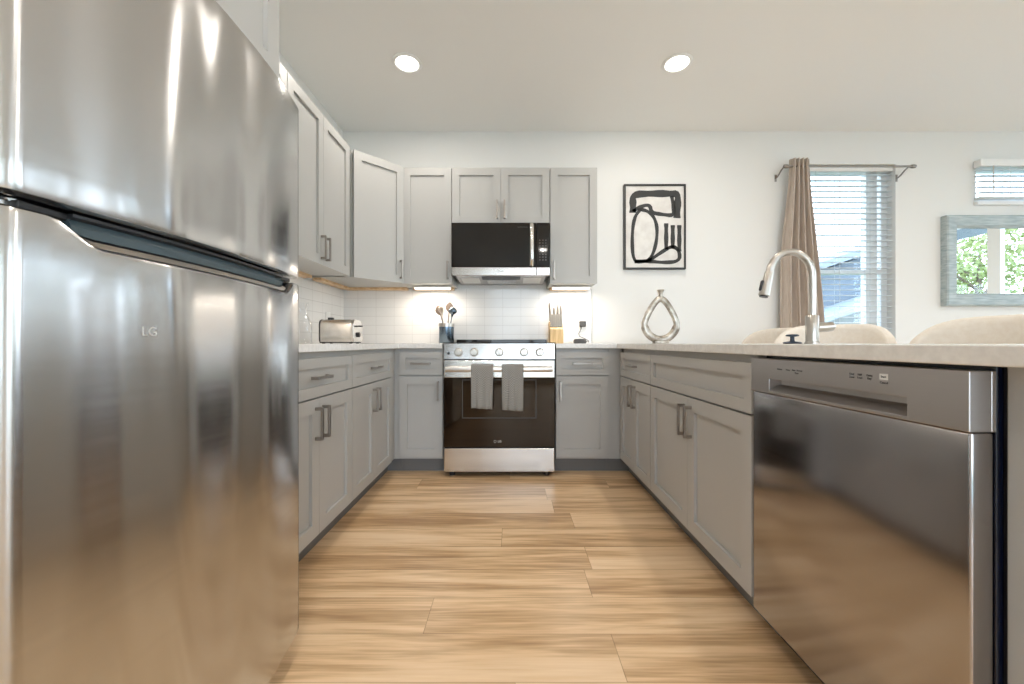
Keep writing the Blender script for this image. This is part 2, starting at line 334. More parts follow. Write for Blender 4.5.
# back wall with the tall and the short window
W1 = (2.40, 3.295, .45, 2.452); W2 = (3.985, 5.15, 2.125, 2.462)
D3 = (5.3, 6.08, .12, 2.4)
us = [XL, W1[0], W1[1], W2[0], W2[1], D3[0], D3[1], XR]; vs = [0, D3[2], W1[2], W2[2], D3[3], W1[3], W2[3], ZC]
struct('wall_back', cells(BM(), us, vs, lambda i, j: not ((i == 1 and j in (2, 3, 4)) or (i == 3 and j in (3, 4, 5)) or (i == 5 and j in (1, 2, 3))), YB, YB+.15, 'XZ'), 'wall')
# right wall with two windows
R1 = (-.35, 3.05, .12, 2.56); R2 = (-3.1, -1.1, .12, 2.56)
us = [YR, R2[0], R2[1], R1[0], R1[1], YB]; vs = [0, R1[2], R1[3], ZC]
struct('wall_right', cells(BM(), us, vs, lambda i, j: not (i in (1, 3) and j == 1), XR, XR+.15, 'YZ'), 'wall')
D1 = (-.6, 3.8, .12, 2.5)
us = [XL, D1[0], D1[1], XR]; vs = [0, D1[2], D1[3], ZC]
struct('wall_rear', cells(BM(), us, vs, lambda i, j: not (i == 1 and j == 1), YR-.15, YR, 'XZ'), 'wall')
struct('baseboard_back', box(BM(), 1.73, XR, YB-.015, YB, 0, .13, .003), 'trim')
struct('baseboard_right', box(BM(), XR-.015, XR, YR, YB-.016, 0, .13, .003), 'trim')
struct('baseboard_rear', box(BM(), D1[1], XR-.016, YR, YR+.015, 0, .13, .003), 'trim')
struct('baseboard_left', box(BM(), XL, XL+.015, YR, -.945, 0, .13, .003), 'trim')
# tiled splash
struct('trim_1', box(BM(), XL+.011, .679, YB-.011, YB, .9115, 1.377, .0), 'tileX')
struct('trim_8', box(BM(), .6795, .684, YB-.012, YB, .9115, 1.377, .0), 'cab')
struct('trim_2', box(BM(), XL, XL+.010, 1.2, YB-.0115, .9115, 1.365, .0), 'tileY')
dr = struct('door_added_oak', box(BM(), XL+.001, XL+.04, -.85, .02, .01, 2.06, .004), 'addedoak')  # unseen door, added so its tan reflects in the refrigerator edge
obj('door_knob', lathe(BM(), [(0, .0), (.026, .0), (.026, .006), (.012, .01), (.012, .035), (.027, .045), (.027, .06), (0, .066)], (XL+.0405, -.79, .98), 20, 'X'), 'nickel', dr, smooth=True)
for k_, (a, b, c, d) in enumerate(((-.94, -.853, 0, 2.15), (.023, .11, 0, 2.15), (-.852, .022, 2.063, 2.15))):
    struct('trim_%d' % (5+k_), box(BM(), XL+.001, XL+.02, a, b, c, d, .003), 'trim')
def window(name, plane, u0, u1, v0, v1, w0, w1, mulls=(), rail=None, stile=.05):
    """frame of a window with mullions (u, half width) and an optional meeting rail"""
    us = sorted({u0, u0+stile, u1-stile, u1} | {q for u, h in mulls for q in (u-h, u+h)})
    vs = sorted({v0, v0+.05, v1-.04, v1} | ({rail-.02, rail+.02} if rail else set()))
    def fill(i, j):
        a = (us[i]+us[i+1])/2; b = (vs[j]+vs[j+1])/2
        if a < u0+stile or a > u1-stile or b < v0+.05 or b > v1-.04: return True
        if any(abs(a-u) < h for u, h in mulls): return True
        return bool(rail and abs(b-rail) < .02)
    f = struct(name, cells(BM(), us, vs, fill, w0, w1, plane), 'trim')
    wm = (w0+w1)/2
    g = obj('pane', cells(BM(), [u0+stile*.8, u1-stile*.8], [v0+.04, v1-.03], lambda i, j: True, wm-.003, wm+.003, plane), 'glass', f)
    return f
window('window_1', 'XZ', *W1, YB+.08, YB+.13, mulls=((3.16, .05),), rail=1.54)
window('window_2', 'XZ', *W2, YB+.08, YB+.13)
window('window_3', 'YZ', *R1, XR+.05, XR+.11, mulls=((.72, .06), (1.62, .07), (2.35, .09)))
window('window_4', 'YZ', *R2, XR+.05, XR+.11, mulls=((-2.1, .05),))
window('door_added_glass', 'XZ', *D3, YB+.07, YB+.12)  # unseen patio door, added to brighten the refrigerator's reflections
window('door_rear_widened', 'XZ', *D1, YR-.11, YR-.05, mulls=((.5, .05), (1.6, .05), (2.7, .05)))  # unseen rear glazing, made extra wide to let in more daylight
for nm, (a, b, c, d) in (('trim_3', W1), ('trim_4', W2)):
    struct(nm, box(BM(), a-.02, b+.02, YB-.03, YB+.079, c-.03, c-.001, .004), 'trim')
# ------------------------------------------------------------------ lamps in the ceiling
def can(x, y, label, group='recessed ceiling lights'):
    t = thing('recessed_light', label, 'ceiling light', (x, y, ZC), 0, group)
    obj('trim_ring', lathe(BM(), [(.072, -.001), (.092, -.001), (.095, -.004), (.092, -.009), (.078, -.012), (.072, -.008)], n=40, close=True), 'white', t, smooth=True)
    obj('lens', lathe(BM(), [(.0, -.007), (.071, -.007), (.071, -.003), (0, -.003)], n=40), 'lensw', t, smooth=True)
    area('lamp', (0, 0, -.016), (0, 0, 0), .13, .13, CAN_W, CAN_COL, 'DISK', t)
can(-.68, 2.574, 'round recessed ceiling light on the left, above the wall cabinets side')
can(1.07, 2.574, 'round recessed ceiling light on the right, above the peninsula side')
for x, y in ((-.5, .75), (1.1, .75), (2.9, 1.2), (4.6, 1.2), (.6, -1.6), (2.9, -1.6), (4.6, -1.6)):  # extra cans out of view, added for base light in the room
    can(x, y, 'added round recessed ceiling light, out of view above or behind the viewer')
# ------------------------------------------------------------------ cabinets
def shaker_bm(w_, h, x0=0, z0=0, y=0., rail=.057, th=.02, dep=.013):
    """shaker front facing -Y, its back at y"""
    bm = BM(); f = y-th; us = [x0, x0+rail, x0+w_-rail, x0+w_]; vs = [z0, z0+rail, z0+h-rail, z0+h]
    V = {}
    for i in range(4):
        for j in range(4): V[i, j] = bm.verts.new((us[i], f, vs[j]))
    for i in range(3):
        for j in range(3):
            if (i, j) != (1, 1): bm.faces.new((V[i, j], V[i+1, j], V[i+1, j+1], V[i, j+1]))
    q = [bm.verts.new((us[i], f+dep, vs[j])) for i, j in ((1, 1), (2, 1), (2, 2), (1, 2))]
    bm.faces.new(q); o_ = [V[1, 1], V[2, 1], V[2, 2], V[1, 2]]
    for k in range(4): bm.faces.new((o_[k], o_[(k+1) % 4], q[(k+1) % 4], q[k]))
    bk = [bm.verts.new((us[i], y, vs[j])) for i, j in ((0, 0), (3, 0), (3, 3), (0, 3))]
    bm.faces.new(bk[::-1])
    fr = [[V[i, 0] for i in range(4)], [V[3, j] for j in range(4)], [V[i, 3] for i in range(3, -1, -1)], [V[0, j] for j in range(3, -1, -1)]]
    for k in range(4): bm.faces.new([bk[k]]+fr[k]+[bk[(k+1) % 4]])
    return bm
def pull_bm(x, z, length, vert, y=-.02, proud=.032, s=.0065):
    bm = BM(); h = length/2
    if vert:
        box(bm, x-s, x+s, y-proud, y-proud+.009, z-h, z+h, .0012)
        for q in (-1, 1): box(bm, x-s, x+s, y-proud+.0085, y, z+q*(h-s)-s, z+q*(h-s)+s)
    else:
        box(bm, x-h, x+h, y-proud, y-proud+.009, z-s, z+s, .0012)
        for q in (-1, 1): box(bm, x+q*(h-s)-s, x+q*(h-s)+s, y-proud+.0085, y, z-s, z+s)
    return bm
GAP = .0018
ZD0, ZD1, ZW0, ZW1 = .120, .684, .692, .852
def base_cab(label, loc, rz, w_, depth=.61, doors=2, drawer=True, drawer_handle=True, group=None, hinge='L', sink=False, xm=None):
    t = thing('base_cabinet', label, 'cabinet', loc, rz, group)
    bm = BM()
    if sink:
        box(bm, 0, w_, 0, depth, .105, .655); box(bm, 0, w_, 0, .02, .655, .877); box(bm, 0, .018, .02, depth, .655, .877); box(bm, w_-.018, w_, .02, depth, .655, .877); box(bm, .018, w_-.018, depth-.02, depth, .655, .877)
    else: box(bm, 0, w_, 0, depth, .105, .877)
    obj('body', bm, 'cab', t)
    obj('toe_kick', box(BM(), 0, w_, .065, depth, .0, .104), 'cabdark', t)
    g = GAP
    if doors == 2: rs = [(g, w_/2-g/2, 'R'), (w_/2+g/2, w_-g, 'L')]
    else: rs = [(g, w_-g, 'R' if hinge == 'L' else 'L')]
    for a, b, hs in rs:
        d = obj('door', shaker_bm(b-a, ZD1-ZD0, a, ZD0, -.001), 'cab', t)
        hx = b-.030 if hs == 'R' else a+.030
        obj('handle', pull_bm(hx, ZD1-.03-.07, .135, True, -.021), 'pull', d)
    if drawer:
        d = obj('drawer_front', shaker_bm(w_-2*g, ZW1-ZW0, g, ZW0, -.001, rail=.042), 'cab', t)
        if drawer_handle: obj('handle', pull_bm(w_/2, (ZW0+ZW1)/2, .135, False, -.021), 'pull', d)
    return t
def filler(label, loc, rz, w_, z0=.105, z1=.877, cat='filler panel', name='filler_panel'):
    o = obj(name, box(BM(), 0, w_, 0, .02, z0, z1), 'cab'); o.location = loc; o.rotation_euler = (0, 0, rz); tag(o, label, cat); return o
YF = 2.78
base_cab('narrow grey base cabinet left of the range with one drawer and one door', (-.786, YF, 0), 0, .306, doors=1, hinge='L')
base_cab('grey base cabinet right of the range with one drawer and one door', (.305, YF, 0), 0, .368, doors=1, hinge='R')
XLF = -.824
base_cab('grey two-door base cabinet on the left beside the refrigerator, one drawer', (XLF, 1.315, 0), PI/2, .678)
base_cab('grey two-door base cabinet on the left next to the back corner', (XLF, 1.996, 0), PI/2, .655)
filler('grey filler strip in the left back corner of the base cabinets', (XLF, 2.653, 0), PI/2, .126, .105)
filler('narrow grey strip left of the narrow drawer cabinet', (-.8235, YF, 0), 0, .0365)
filler('grey filler strip in the right back corner beside the peninsula', (.675, YF, 0), 0, .094)
XRF = .769
base_cab('small grey two-door peninsula cabinet with a drawer, next to the back corner', (XRF, 2.742, 0), -PI/2, .596)
base_cab('wide grey sink cabinet in the peninsula with false drawer front, beside the dishwasher', (XRF, 2.143, 0), -PI/2, .904, drawer_handle=False, sink=True)
# peninsula end panel and back panel
e = obj('end_panel', box(BM(), .80, 1.40, .56, .642, 0, .877, .002), 'cab'); tag(e, 'grey end panel of the peninsula at the right of the dishwasher', 'panel')
e = obj('back_panel', box(BM(), 1.402, 1.42, .56, 3.40, 0, .877, .002), 'cab'); tag(e, 'long grey panel on the stool side of the peninsula', 'panel')
# corner boxes under the worktops
e = obj('corner_cabinet', box(BM(), XL+.002, XLF-.022, 2.655, 3.40, .105, .877), 'cab')
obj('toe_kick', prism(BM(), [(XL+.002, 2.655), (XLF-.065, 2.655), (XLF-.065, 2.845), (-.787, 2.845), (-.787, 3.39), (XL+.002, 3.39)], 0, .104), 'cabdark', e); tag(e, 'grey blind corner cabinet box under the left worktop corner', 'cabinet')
e = obj('corner_cabinet', box(BM(), XRF+.002, 1.40, 2.803, 3.40, .105, .877), 'cab')
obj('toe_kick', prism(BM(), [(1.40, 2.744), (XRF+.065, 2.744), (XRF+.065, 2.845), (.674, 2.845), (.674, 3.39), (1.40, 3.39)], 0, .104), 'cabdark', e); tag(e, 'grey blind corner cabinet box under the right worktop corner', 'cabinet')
# worktops
CT0, CT1 = .878, .911
bm = cells(BM(), [XL+.002, -.782, -.480], [1.2, 2.737, 3.398], lambda i, j: i == 0 or j == 1, CT0, CT1, 'XY')
o = obj('worktop', bm, 'counter'); tag(o, 'white quartz worktop on the left and back, up to the range', 'worktop')
bm = cells(BM(), [.302, .725, .86, 1.21, 1.60], [.545, 1.34, 2.04, 2.737, 3.398], lambda i, j: (i > 0 or j == 3) and not (i == 2 and j == 1), CT0, CT1, 'XY')
o2 = obj('worktop', bm, 'counter'); tag(o2, 'white quartz worktop over the peninsula, right of the range', 'worktop')
for q in (o, o2):
    b_ = q.modifiers.new('bevel', 'BEVEL'); b_.width = .003; b_.segments = 2; b_.limit_method = 'ANGLE'
# sink
t = thing('kitchen_sink', 'stainless undermount sink sunk into the peninsula worktop', 'sink', (1.035, 1.69, .70))
bm = BM(); a = (-.180, .180, -.355, .355)
cells(bm, [-.180, -.172, .172, .180], [-.355, -.347, .347, .355], lambda i, j: not (i == 1 and j == 1), -.02, .1765, 'XY')
box(bm, -.172, .172, -.347, .347, -.02, -.012)
obj('basin', bm, 'steel', t); obj('drain', lathe(BM(), [(.0, -.0105), (.035, -.0105), (.04, -.012)], n=24), 'nickel', t, smooth=True)
# wall cabinets
ZU0, ZU1 = 1.378, 2.279
def wall_cab(label, loc, rz, w_, z0=ZU0, z1=ZU1, depth=.305, doors=1, hinge='L', group=None, handle='low'):
    t = thing('wall_cabinet', label, 'cabinet', loc, rz, group)
    obj('body', box(BM(), 0, w_, 0, depth, z0+.004, z1), 'cab', t)
    obj('underside_rail', box(BM(), .02, w_-.02, depth-.075, depth-.015, z0-.016, z0+.0035), 'birch', t)
    g = GAP
    rs = [(g, w_/2-g/2, 'R'), (w_/2+g/2, w_-g, 'L')] if doors == 2 else [(g, w_-g, 'R' if hinge == 'L' else 'L')]
    for a, b, hs in rs:
        d = obj('door', shaker_bm(b-a, z1-z0-.004, a, z0, -.001), 'cab', t)
        hx = b-.028 if hs == 'R' else a+.028
        obj('handle', pull_bm(hx, z0+.03+.07, .14, True, -.021), 'pull', d)
    return t
YU = 3.10
wall_cab('grey wall cabinet on the back wall left of the microwave', (-.848, YU, 0), 0, .379, hinge='L')
wall_cab('short grey two-door wall cabinet directly above the microwave', (-.467, YU, 0), 0, .760, z0=1.848, doors=2)
wall_cab('grey wall cabinet on the back wall right of the microwave', (.296, YU, 0), 0, .366, hinge='R')
XUF = -1.145
wall_cab('tall grey two-door wall cabinet on the left wall, above the toaster', (XUF, 1.987, 0), PI/2, .762, doors=2)
wall_cab('grey wall cabinet on the left wall mostly hidden behind the refrigerator', (XUF, 1.26, 0), PI/2, .724, doors=2)
o = filler('narrow grey strip between the left wall cabinets and the corner cabinet', (XUF, 2.751, 0), PI/2, .05, ZU0, ZU1)
# diagonal corner wall cabinet
P1 = Vector((-1.125, 2.80)); P2 = Vector((-.849, 3.08)); ang = math.atan2(P2.y-P1.y, P2.x-P1.x); Wd = (P2-P1).length
t = thing('corner_wall_cabinet', 'grey diagonal corner wall cabinet between the left and back wall cabinets', 'cabinet', (P1.x, P1.y, 0), ang)
nrm = Vector((math.sin(ang), -math.cos(ang)))
poly = [(-1.447, 2.803), (-1.128, 2.803), (P1.x-nrm.x*.001+.004, P1.y+.012), (P2.x-.016, P2.y-.004+.004), (-.852, 3.098), (-.852, 3.407), (-1.447, 3.407)]
poly = [(-1.447, 2.806), (-1.135, 2.806), (-.855, 3.090), (-.855, 3.397), (-1.437, 3.397)]
obj('body', prism(BM(), poly, ZU0+.004, ZU1, 'XY'), 'cab', t, world=True)
obj('underside_rail', box(BM(), -1.40, -.88, 3.32, 3.38, ZU0-.016, ZU0+.0035), 'birch', t, world=True)
obj('underside_rail', box(BM(), -1.42, -1.36, 2.83, 3.315, ZU0-.016, ZU0+.0035), 'birch', t, world=True)
d = obj('door', shaker_bm(Wd-.004, ZU1-ZU0-.004, .002, ZU0, 0.0), 'cab', t)
obj('handle', pull_bm(Wd-.03, ZU0+.10, .14, True, -.02), 'pull', d)
# cabinet above the refrigerator
t = thing('wall_cabinet', 'deep grey cabinet directly above the refrigerator', 'cabinet', (-.72, .435, 0), PI/2)
obj('body', box(BM(), 0, .76, 0, .727, 1.69, ZU1), 'cab', t)
for a, b in ((.002, .379), (.381, .758)): 
    d = obj('door', shaker_bm(b-a, ZU1-1.69, a, 1.69, -.001), 'cab', t)
    obj('handle', pull_bm(b-.03 if a < .1 else a+.03, 1.79, .14, True, -.021), 'pull', d)
# under cabinet lights
def ucl(x0, x1, y0, y1, label):
    t = thing('under_cabinet_light', label, 'light', ((x0+x1)/2, (y0+y1)/2, ZU0-.001), 0, None)
    a, b = (x1-x0)/2, (y1-y0)/2
    obj('housing', box(BM(), -a, a, -b, b, -.012, .0, .002), 'white', t)
    obj('lens', box(BM(), -a+.008, a-.008, -b+.006, b-.006, -.024, -.0125, .004), 'ucl', t)
    area('lamp', (0, 0, -.028), (0, 0, 0), 2*a-.03, 2*b-.02, UC_W, UC_COL, 'RECTANGLE', t)
ucl(-.80, -.50, 3.22, 3.28, 'lit under-cabinet light above the utensil crock')
ucl(.325, .635, 3.22, 3.28, 'lit under-cabinet light above the knife block')
ucl(-1.34, -1.28, 1.45, 1.95, 'added under-cabinet light under the left wall cabinets beside the refrigerator')  # extra lamp, added to brighten the wall beside the refrigerator
# ------------------------------------------------------------------ refrigerator
t = thing('refrigerator', 'stainless steel top-freezer refrigerator in the left foreground', 'refrigerator', (-1.03, .84, 0))
FY0, FY1 = .488, 1.184
def fx(y, bow=.032):
    u = (y-(FY0+FY1)/2)/((FY1-FY0)/2)
    return -.600-bow*u*u
def door_skin(z0, top, name, n=60):
    bm = BM(); rE = .006; cols = []
    ys = []
    for k in range(n+1): ys.append(FY0+(FY1-FY0)*k/n)
    for y in ys:
        d = min(y-FY0, FY1-y); rnd = 0 if d > rE else rE-math.sqrt(max(rE*rE-(rE-d)**2, 0))
        f = fx(y)-rnd; zt = top(y)
        col = [(-.70, y, z0+.004), (f-.012, y, z0), (f-.003, y, z0+.004), (f, y, z0+.014)]
        nz = 14
        for q in range(1, nz): col.append((f, y, z0+.014+(zt-.010-z0-.014)*q/nz))
        col += [(f, y, zt-.010), (f-.002, y, zt-.003), (f-.008, y, zt), ]
        zf = max(top(FY0), zt)
        if name == 'low': col += [(f-.020, y, zt+.0005), (f-.042, y, max(zt, zf-.004)), (-.70, y, zf)]
        else: col += [(-.70, y, zt)]
        cols.append([bm.verts.new(p) for p in col])
    K = len(cols[0])
    for A, B in zip(cols, cols[1:]):
        for k in range(K): bm.faces.new((A[k], B[k], B[(k+1) % K], A[(k+1) % K]))
    bm.faces.new(cols[0]); bm.faces.new(cols[-1][::-1])
    return bm
# finer columns near the rounded sides
def sm(a, b, x): 
    x = min(1, max(0, (x-a)/(b-a))); return x*x*(3-2*x)
lowtop = lambda y: 1.088-.034*sm(.535, .60, y)*(1-sm(1.08, 1.145, y))
obj('case', box(BM(), -1.42, -.705, FY0+.004, FY1-.004, .05, 1.60, .004), 'darkgrey', t, world=True)
dl = obj('fridge_door', door_skin(.058, lowtop, 'low'), 'fridge', t, world=True, smooth=True)
du = obj('freezer_door', door_skin(1.104, lambda y: 1.612, 'up'), 'fridge', t, world=True, smooth=True)
# pocket handle trim running between the doors
bm = BM()
box(bm, -.69, -.645, FY0+.03, FY1-.03, 1.0905, 1.101, .002); obj('handle_trim', bm, 'black', t, world=True)
def pocket(nm, m_, prof, ya=.575, yb=1.105):
    bm = BM(); cs = []
    for k in range(41):
        y = ya+(yb-ya)*k/40; f = fx(y); dz = lowtop(y)-1.054
        cs.append([bm.verts.new((f-a, y, z+dz*max(0, (1.088-z)/.034))) for a, z in prof])
    n = len(prof)
    for A, B in zip(cs, cs[1:]):
        for k in range(n): bm.faces.new((A[k], B[k], B[(k+1) % n], A[(k+1) % n]))
    bm.faces.new(cs[0]); bm.faces.new(cs[-1][::-1])
    return obj(nm, bm, m_, dl, world=True)
pocket('pocket_lip', 'steelsoft', ((.010, 1.0562), (.019, 1.0662), (.024, 1.0662), (.020, 1.0565)))
pocket('pocket_groove', 'black', ((.0192, 1.0663), (.0225, 1.0700), (.028, 1.0700), (.0242, 1.0663)))
pocket('pocket_handle', 'teal', ((.0205, 1.0701), (.0215, 1.0830), (.0255, 1.0930), (.034, 1.0930), (.034, 1.0701)))
pocket('pocket_rim', 'black', ((.0250, 1.0931), (.0180, 1.0960), (.0180, 1.1005), (.034, 1.1005), (.034, 1.0931)))
obj('door_gasket', box(BM(), -.7045, -.7005, FY0+.01, FY1-.01, .07, 1.60), 'white', t, world=True)
for y in (FY0+.035, FY1-.035):
    bm = BM(); box(bm, -.69, -.655, y-.018, y+.018, 1.0905, 1.100, .002); lathe(bm, [(.0, 1.0905), (.007, 1.0905), (.007, 1.103), (0, 1.103)], (-.66, y, 0), 12); obj('hinge', bm, 'steel', t, world=True)
bm = BM(); box(bm, -1.40, -.72, FY0+.02, FY1-.02, .012, .049); obj('base_grille', bm, 'black', t, world=True)
for y in (FY0+.06, FY1-.06): obj('foot', lathe(BM(), [(0, 0), (.02, 0), (.02, .012), (0, .012)], (-.76, y, 0), 16), 'black', t, world=True)
bm = text_bm('LG', .022, lambda u, v, w_: (fx(.665+u)+.0008+w_, .665+u, .932+v)); obj('logo', bm, 'steelsoft', dl, world=True)
# ------------------------------------------------------------------ dishwasher
t = thing('dishwasher', 'stainless steel dishwasher in the peninsula, right foreground', 'dishwasher', (1.08, .935, 0))
DY0, DY1, DX = .646, 1.234, .745
obj('tub', box(BM(), .803, 1.38, DY0-.002, DY1, .11, .8765), 'black', t, world=True)
obj('gasket', box(BM(), .789, .8025, DY0+.001, DY1-.002, .10, .8765, .002), 'navy', t, world=True)
obj('toe_kick', box(BM(), .835, 1.38, DY0, DY1, 0, .109), 'black', t, world=True)
bm = BM(); box(bm, DX+.004, .788, DY0+.002, DY1, .095, .767, .004, 3); obj('door', bm, 'dwsteel', t, world=True, smooth=True)
# control panel with recessed pocket handle
PX = DX-.002
pz0, pz1 = .793, .858; pz0 = .789
PK = (.747, 1.148, .776, .811)
bm = BM(); us = [DY0-.001, PK[0], PK[1], DY1]; vs = [.768, PK[2], PK[3], .868]
cells(bm, us, vs, lambda i, j: not (i == 1 and j == 1), PX, PX+.036, 'YZ')
box(bm, PX+.036, .788, us[0], us[-1], .768, .868)
cp = obj('control_panel', bm, 'dwpanel', t, world=True)
b_ = cp.modifiers.new('bevel', 'BEVEL'); b_.width = .0015; b_.segments = 2; b_.limit_method = 'ANGLE'
bm = BM(); prism(bm, [(PX+.0005, PK[2]+.0005), (PX+.022, PK[2]+.014), (PX+.0355, PK[2]+.018), (PX+.0355, PK[2]+.0005)], PK[0]+.0005, PK[1]-.0005, 'XZ'); obj('pocket_handle', bm, 'dwpanel', t, world=True)
def dwt(s, y, z, sz=.0065): obj('printed_label', text_bm(s, sz, lambda u, v, w_: (PX-.0003-w_, y-u, z+v)), 'darkgrey', cp, world=True)
for s, y, z in (('Delicate', 1.102, .841), ('Heavy', 1.069, .841), ('Auto', 1.047, .842), ('Normal', 1.026, .842), ('Rinse', 1.036, .835), ('Dual', .868, .846), ('Zone', .868, .8395), ('Half', .848, .846), ('Load', .848, .8395), ('Extra', .825, .846), ('Dry', .825, .8395), ('Cancel', .793, .834)):
    dwt(s, y, z, .0062)
bt = obj('start_button', box(BM(), PX-.0008, PX-.0001, .784, .802, .840, .852), 'lightgrey', cp, world=True)
obj('printed_label', text_bm('Start', .006, lambda u, v, w_: (PX-.0010-w_, .793-u, .846+v)), 'darkgrey', cp, world=True)
# ------------------------------------------------------------------ range
t = thing('kitchen_range', 'stainless slide-in range with five knobs in the middle of the back wall', 'range', (-.087, 3.03, 0))
RX0, RX1, RY = -.465, .291, 2.69
obj('body', box(BM(), RX0, RX1, RY+.045, 3.39, .04, .905, .003), 'darkgrey', t, world=True)
bm = BM(); box(bm, RX0-.008, RX1+.008, RY+.028, 3.30, .9125, .9185, .002); box(bm, RX0+.003, RX1-.003, 3.301, 3.388, .9075, .944, .004); ck = obj('cooktop', bm, 'blackglass', t, world=True)
bm = BM(); box(bm, -.29, -.17, 3.285, 3.2995, .925, .941, .002); obj('vent_grille', bm, 'darkgrey', ck, world=True)
bm = BM()
for x, y, r_ in ((-.28, 3.13, .09), (.10, 3.13, .085), (-.28, 2.88, .11), (.10, 2.88, .10), (-.09, 3.16, .06)):
    lathe(bm, [(r_, .9187), (r_+.004, .9187), (r_+.004, .9192), (r_, .9192)], (x, y, 0), 40, close=True)
obj('burner_ring', bm, 'darkgrey', ck, world=True)
bm = BM(); prism(bm, [(RY+.005, .806), (RY+.04, .806), (RY+.04, .911), (RY+.018, .911)], RX0, RX1, 'YZ', .002); cp = obj('control_panel', bm, 'steel', t, world=True)
for px in (458.4, 474, 499.3, 524, 539.8):
    x = (px-512)/147.6; z = .913-9.0/147.6
    bm = BM(); yk = RY+.0085
    lathe(bm, [(.0, -.034), (.021, -.034), (.0240, -.031), (.0255, -.008), (.029, -.006), (.0295, .0), (0, .0)], (x, yk+.002, z), 28, 'Y')
    box(bm, x-.003, x+.003, yk-.036, yk-.030, z-.020, z+.020, .001)
    obj('knob', bm, 'nickel', t, world=True, smooth=True)
obj('ignition_button', lathe(BM(), [(0, -.008), (.009, -.008), (.01, 0), (0, 0)], ((448.5-512)/147.6, RY+.012, .845), 18, 'Y'), 'black', t, world=True, smooth=True)
bm = BM(); box(bm, RX0, RX1, RY+.012, RY+.04, .679, .797, .003); od = obj('oven_door', bm, 'steel', t, world=True)
obj('window_glass', box(BM(), RX0, RX1, RY+.012, RY+.04, .206, .678, .002), 'ovenglass', od, world=True)
bm = BM(); cells(bm, [RX0+.125, RX0+.130, RX1-.130, RX1-.125], [.402, .4075, .662, .6665], lambda i, j: not (i == 1 and j == 1), RY+.0108, RY+.0118, 'XZ'); obj('window_outline', bm, 'darkgrey', od, world=True)
pts = [(RX0+.02+(RX1-RX0-.04)*k/24, RY-.030-.014*(1-abs(2*k/24-1)**4), .740) for k in range(25)]
bm = BM(); tube(bm, pts, [(.019, .011)]*25, 14)
for x in (RX0+.04, RX1-.04): box(bm, x-.014, x+.014, RY-.028, RY+.012, .730, .750, .002)
obj('door_handle', bm, 'steelsoft', od, world=True, smooth=True)
bm = text_bm('LG', .021, lambda u, v, w_: (-.084+u, RY+.0110-w_, 0.245+v))
lathe(bm, [(.009, 0), (.0075, 0), (.0075, -.0006), (.009, -.0006)], (-.115, RY+.0112, 0.245), 24, 'Y', close=True)
obj('logo', bm, 'lightgrey', od, world=True)
obj('storage_drawer', box(BM(), RX0+.002, RX1-.002, RY+.010, RY+.044, .038, .200, .004), 'steel', t, world=True)
for x in (RX0+.05, RX1-.05):
    for y in (RY+.07, 3.33): obj('foot', lathe(BM(), [(0, 0), (.02, 0), (.02, .037), (0, .037)], (x, y, 0), 14), 'black', t, world=True)
# towels folded over the oven door handle
def towel(x0, x1, zf, zb, label, seed):
    bm = BM(); R = random.Random(seed); ns, nw = 34, 18; zt = .765
    path = []
    for k in range(ns+1):
        u = k/ns
        if u < .55: path.append((-.0295-.0, zf+(zt-zf)*u/.55, 0))
        elif u < .65:
            a = (u-.55)/.10*PI; path.append((-.0295*math.cos(a)+.0, zt+.006*math.sin(a), 0))
        else: path.append((.0295-.0, zt-(zt-zb)*(u-.65)/.35, 0))
    yc = RY-.044; G = []
    ph = R.random()*6
    for k, (dy, z, _) in enumerate(path):
        drop = max(0, (zt-z))/(.29); row_ = []
        for j in range(nw+1):
            s_ = j/nw; x = x0+(x1-x0)*s_
            x += (.5-s_)*.008*drop
            rip = .0045*math.sin(s_*9+ph)*drop*2 + .0015*math.sin(s_*23+ph*2)*drop
            zz = z-.010*s_*drop if dy < 0 else z
            sgn = -1 if dy < 0 else .0
            yy = yc+dy*(.82)+sgn*abs(rip)*2
            if dy > 0: yy = min(yy, RY-.0155)
            row_.append(bm.verts.new((x, yy, zz)))
        G.append(row_)
    for A, B in zip(G, G[1:]):
        for j in range(nw): bm.faces.new((A[j], A[j+1], B[j+1], B[j]))
    o = obj('kitchen_towel', bm, 'towel', smooth=True); tag(o, label, 'towel', None)
    s = o.modifiers.new('thick', 'SOLIDIFY'); s.thickness = .006; s.offset = 0
    return o
towel(-.271, -.126, .487, .55, 'grey waffle towel over the oven handle, the left one of the two', 3)
towel(-.068, .076, .475, .54, 'grey waffle towel over the oven handle, the right one of the two', 5)
# ------------------------------------------------------------------ microwave
t = thing('microwave_oven', 'stainless over-the-range microwave with dark glass door', 'microwave', (-.087, 3.2, 1.43)); mw_t = t
MX0, MX1, MY = -.463, .291, 3.035
obj('body', box(BM(), MX0+.004, MX1-.004, MY+.03, 3.395, 1.445, 1.842, .003), 'darkgrey', t, world=True)
Mk = 397/MY
bm = BM(); box(bm, MX0, .185, MY, MY+.029, 1.500, 1.840, .003); d = obj('door', bm, 'blackglass', t, world=True)
bm = BM(); box(bm, MX0, .1845, MY-.0015, MY+.0285, 1.436, 1.498, .003); obj('door_band', bm, 'steel', d, world=True)
pts = [(.150, MY-.010-.026*math.sin(PI*k/12)**.35 if 0 < k < 12 else MY-.002, 1.508+(1.832-1.508)*k/12) for k in range(13)]
bm = BM(); tube(bm, pts, [(.007, .014)]*13, 14); obj('door_handle', bm, 'steel', d, world=True, smooth=True)
bm = BM(); box(bm, .187, MX1, MY, MY+.029, 1.500, 1.840, .003); cp = obj('control_panel', bm, 'blackglass', t, world=True)
obj('panel_band', box(BM(), .1865, MX1, MY-.0015, MY+.0285, 1.436, 1.498, .003), 'steel', cp, world=True)
bm = BM()
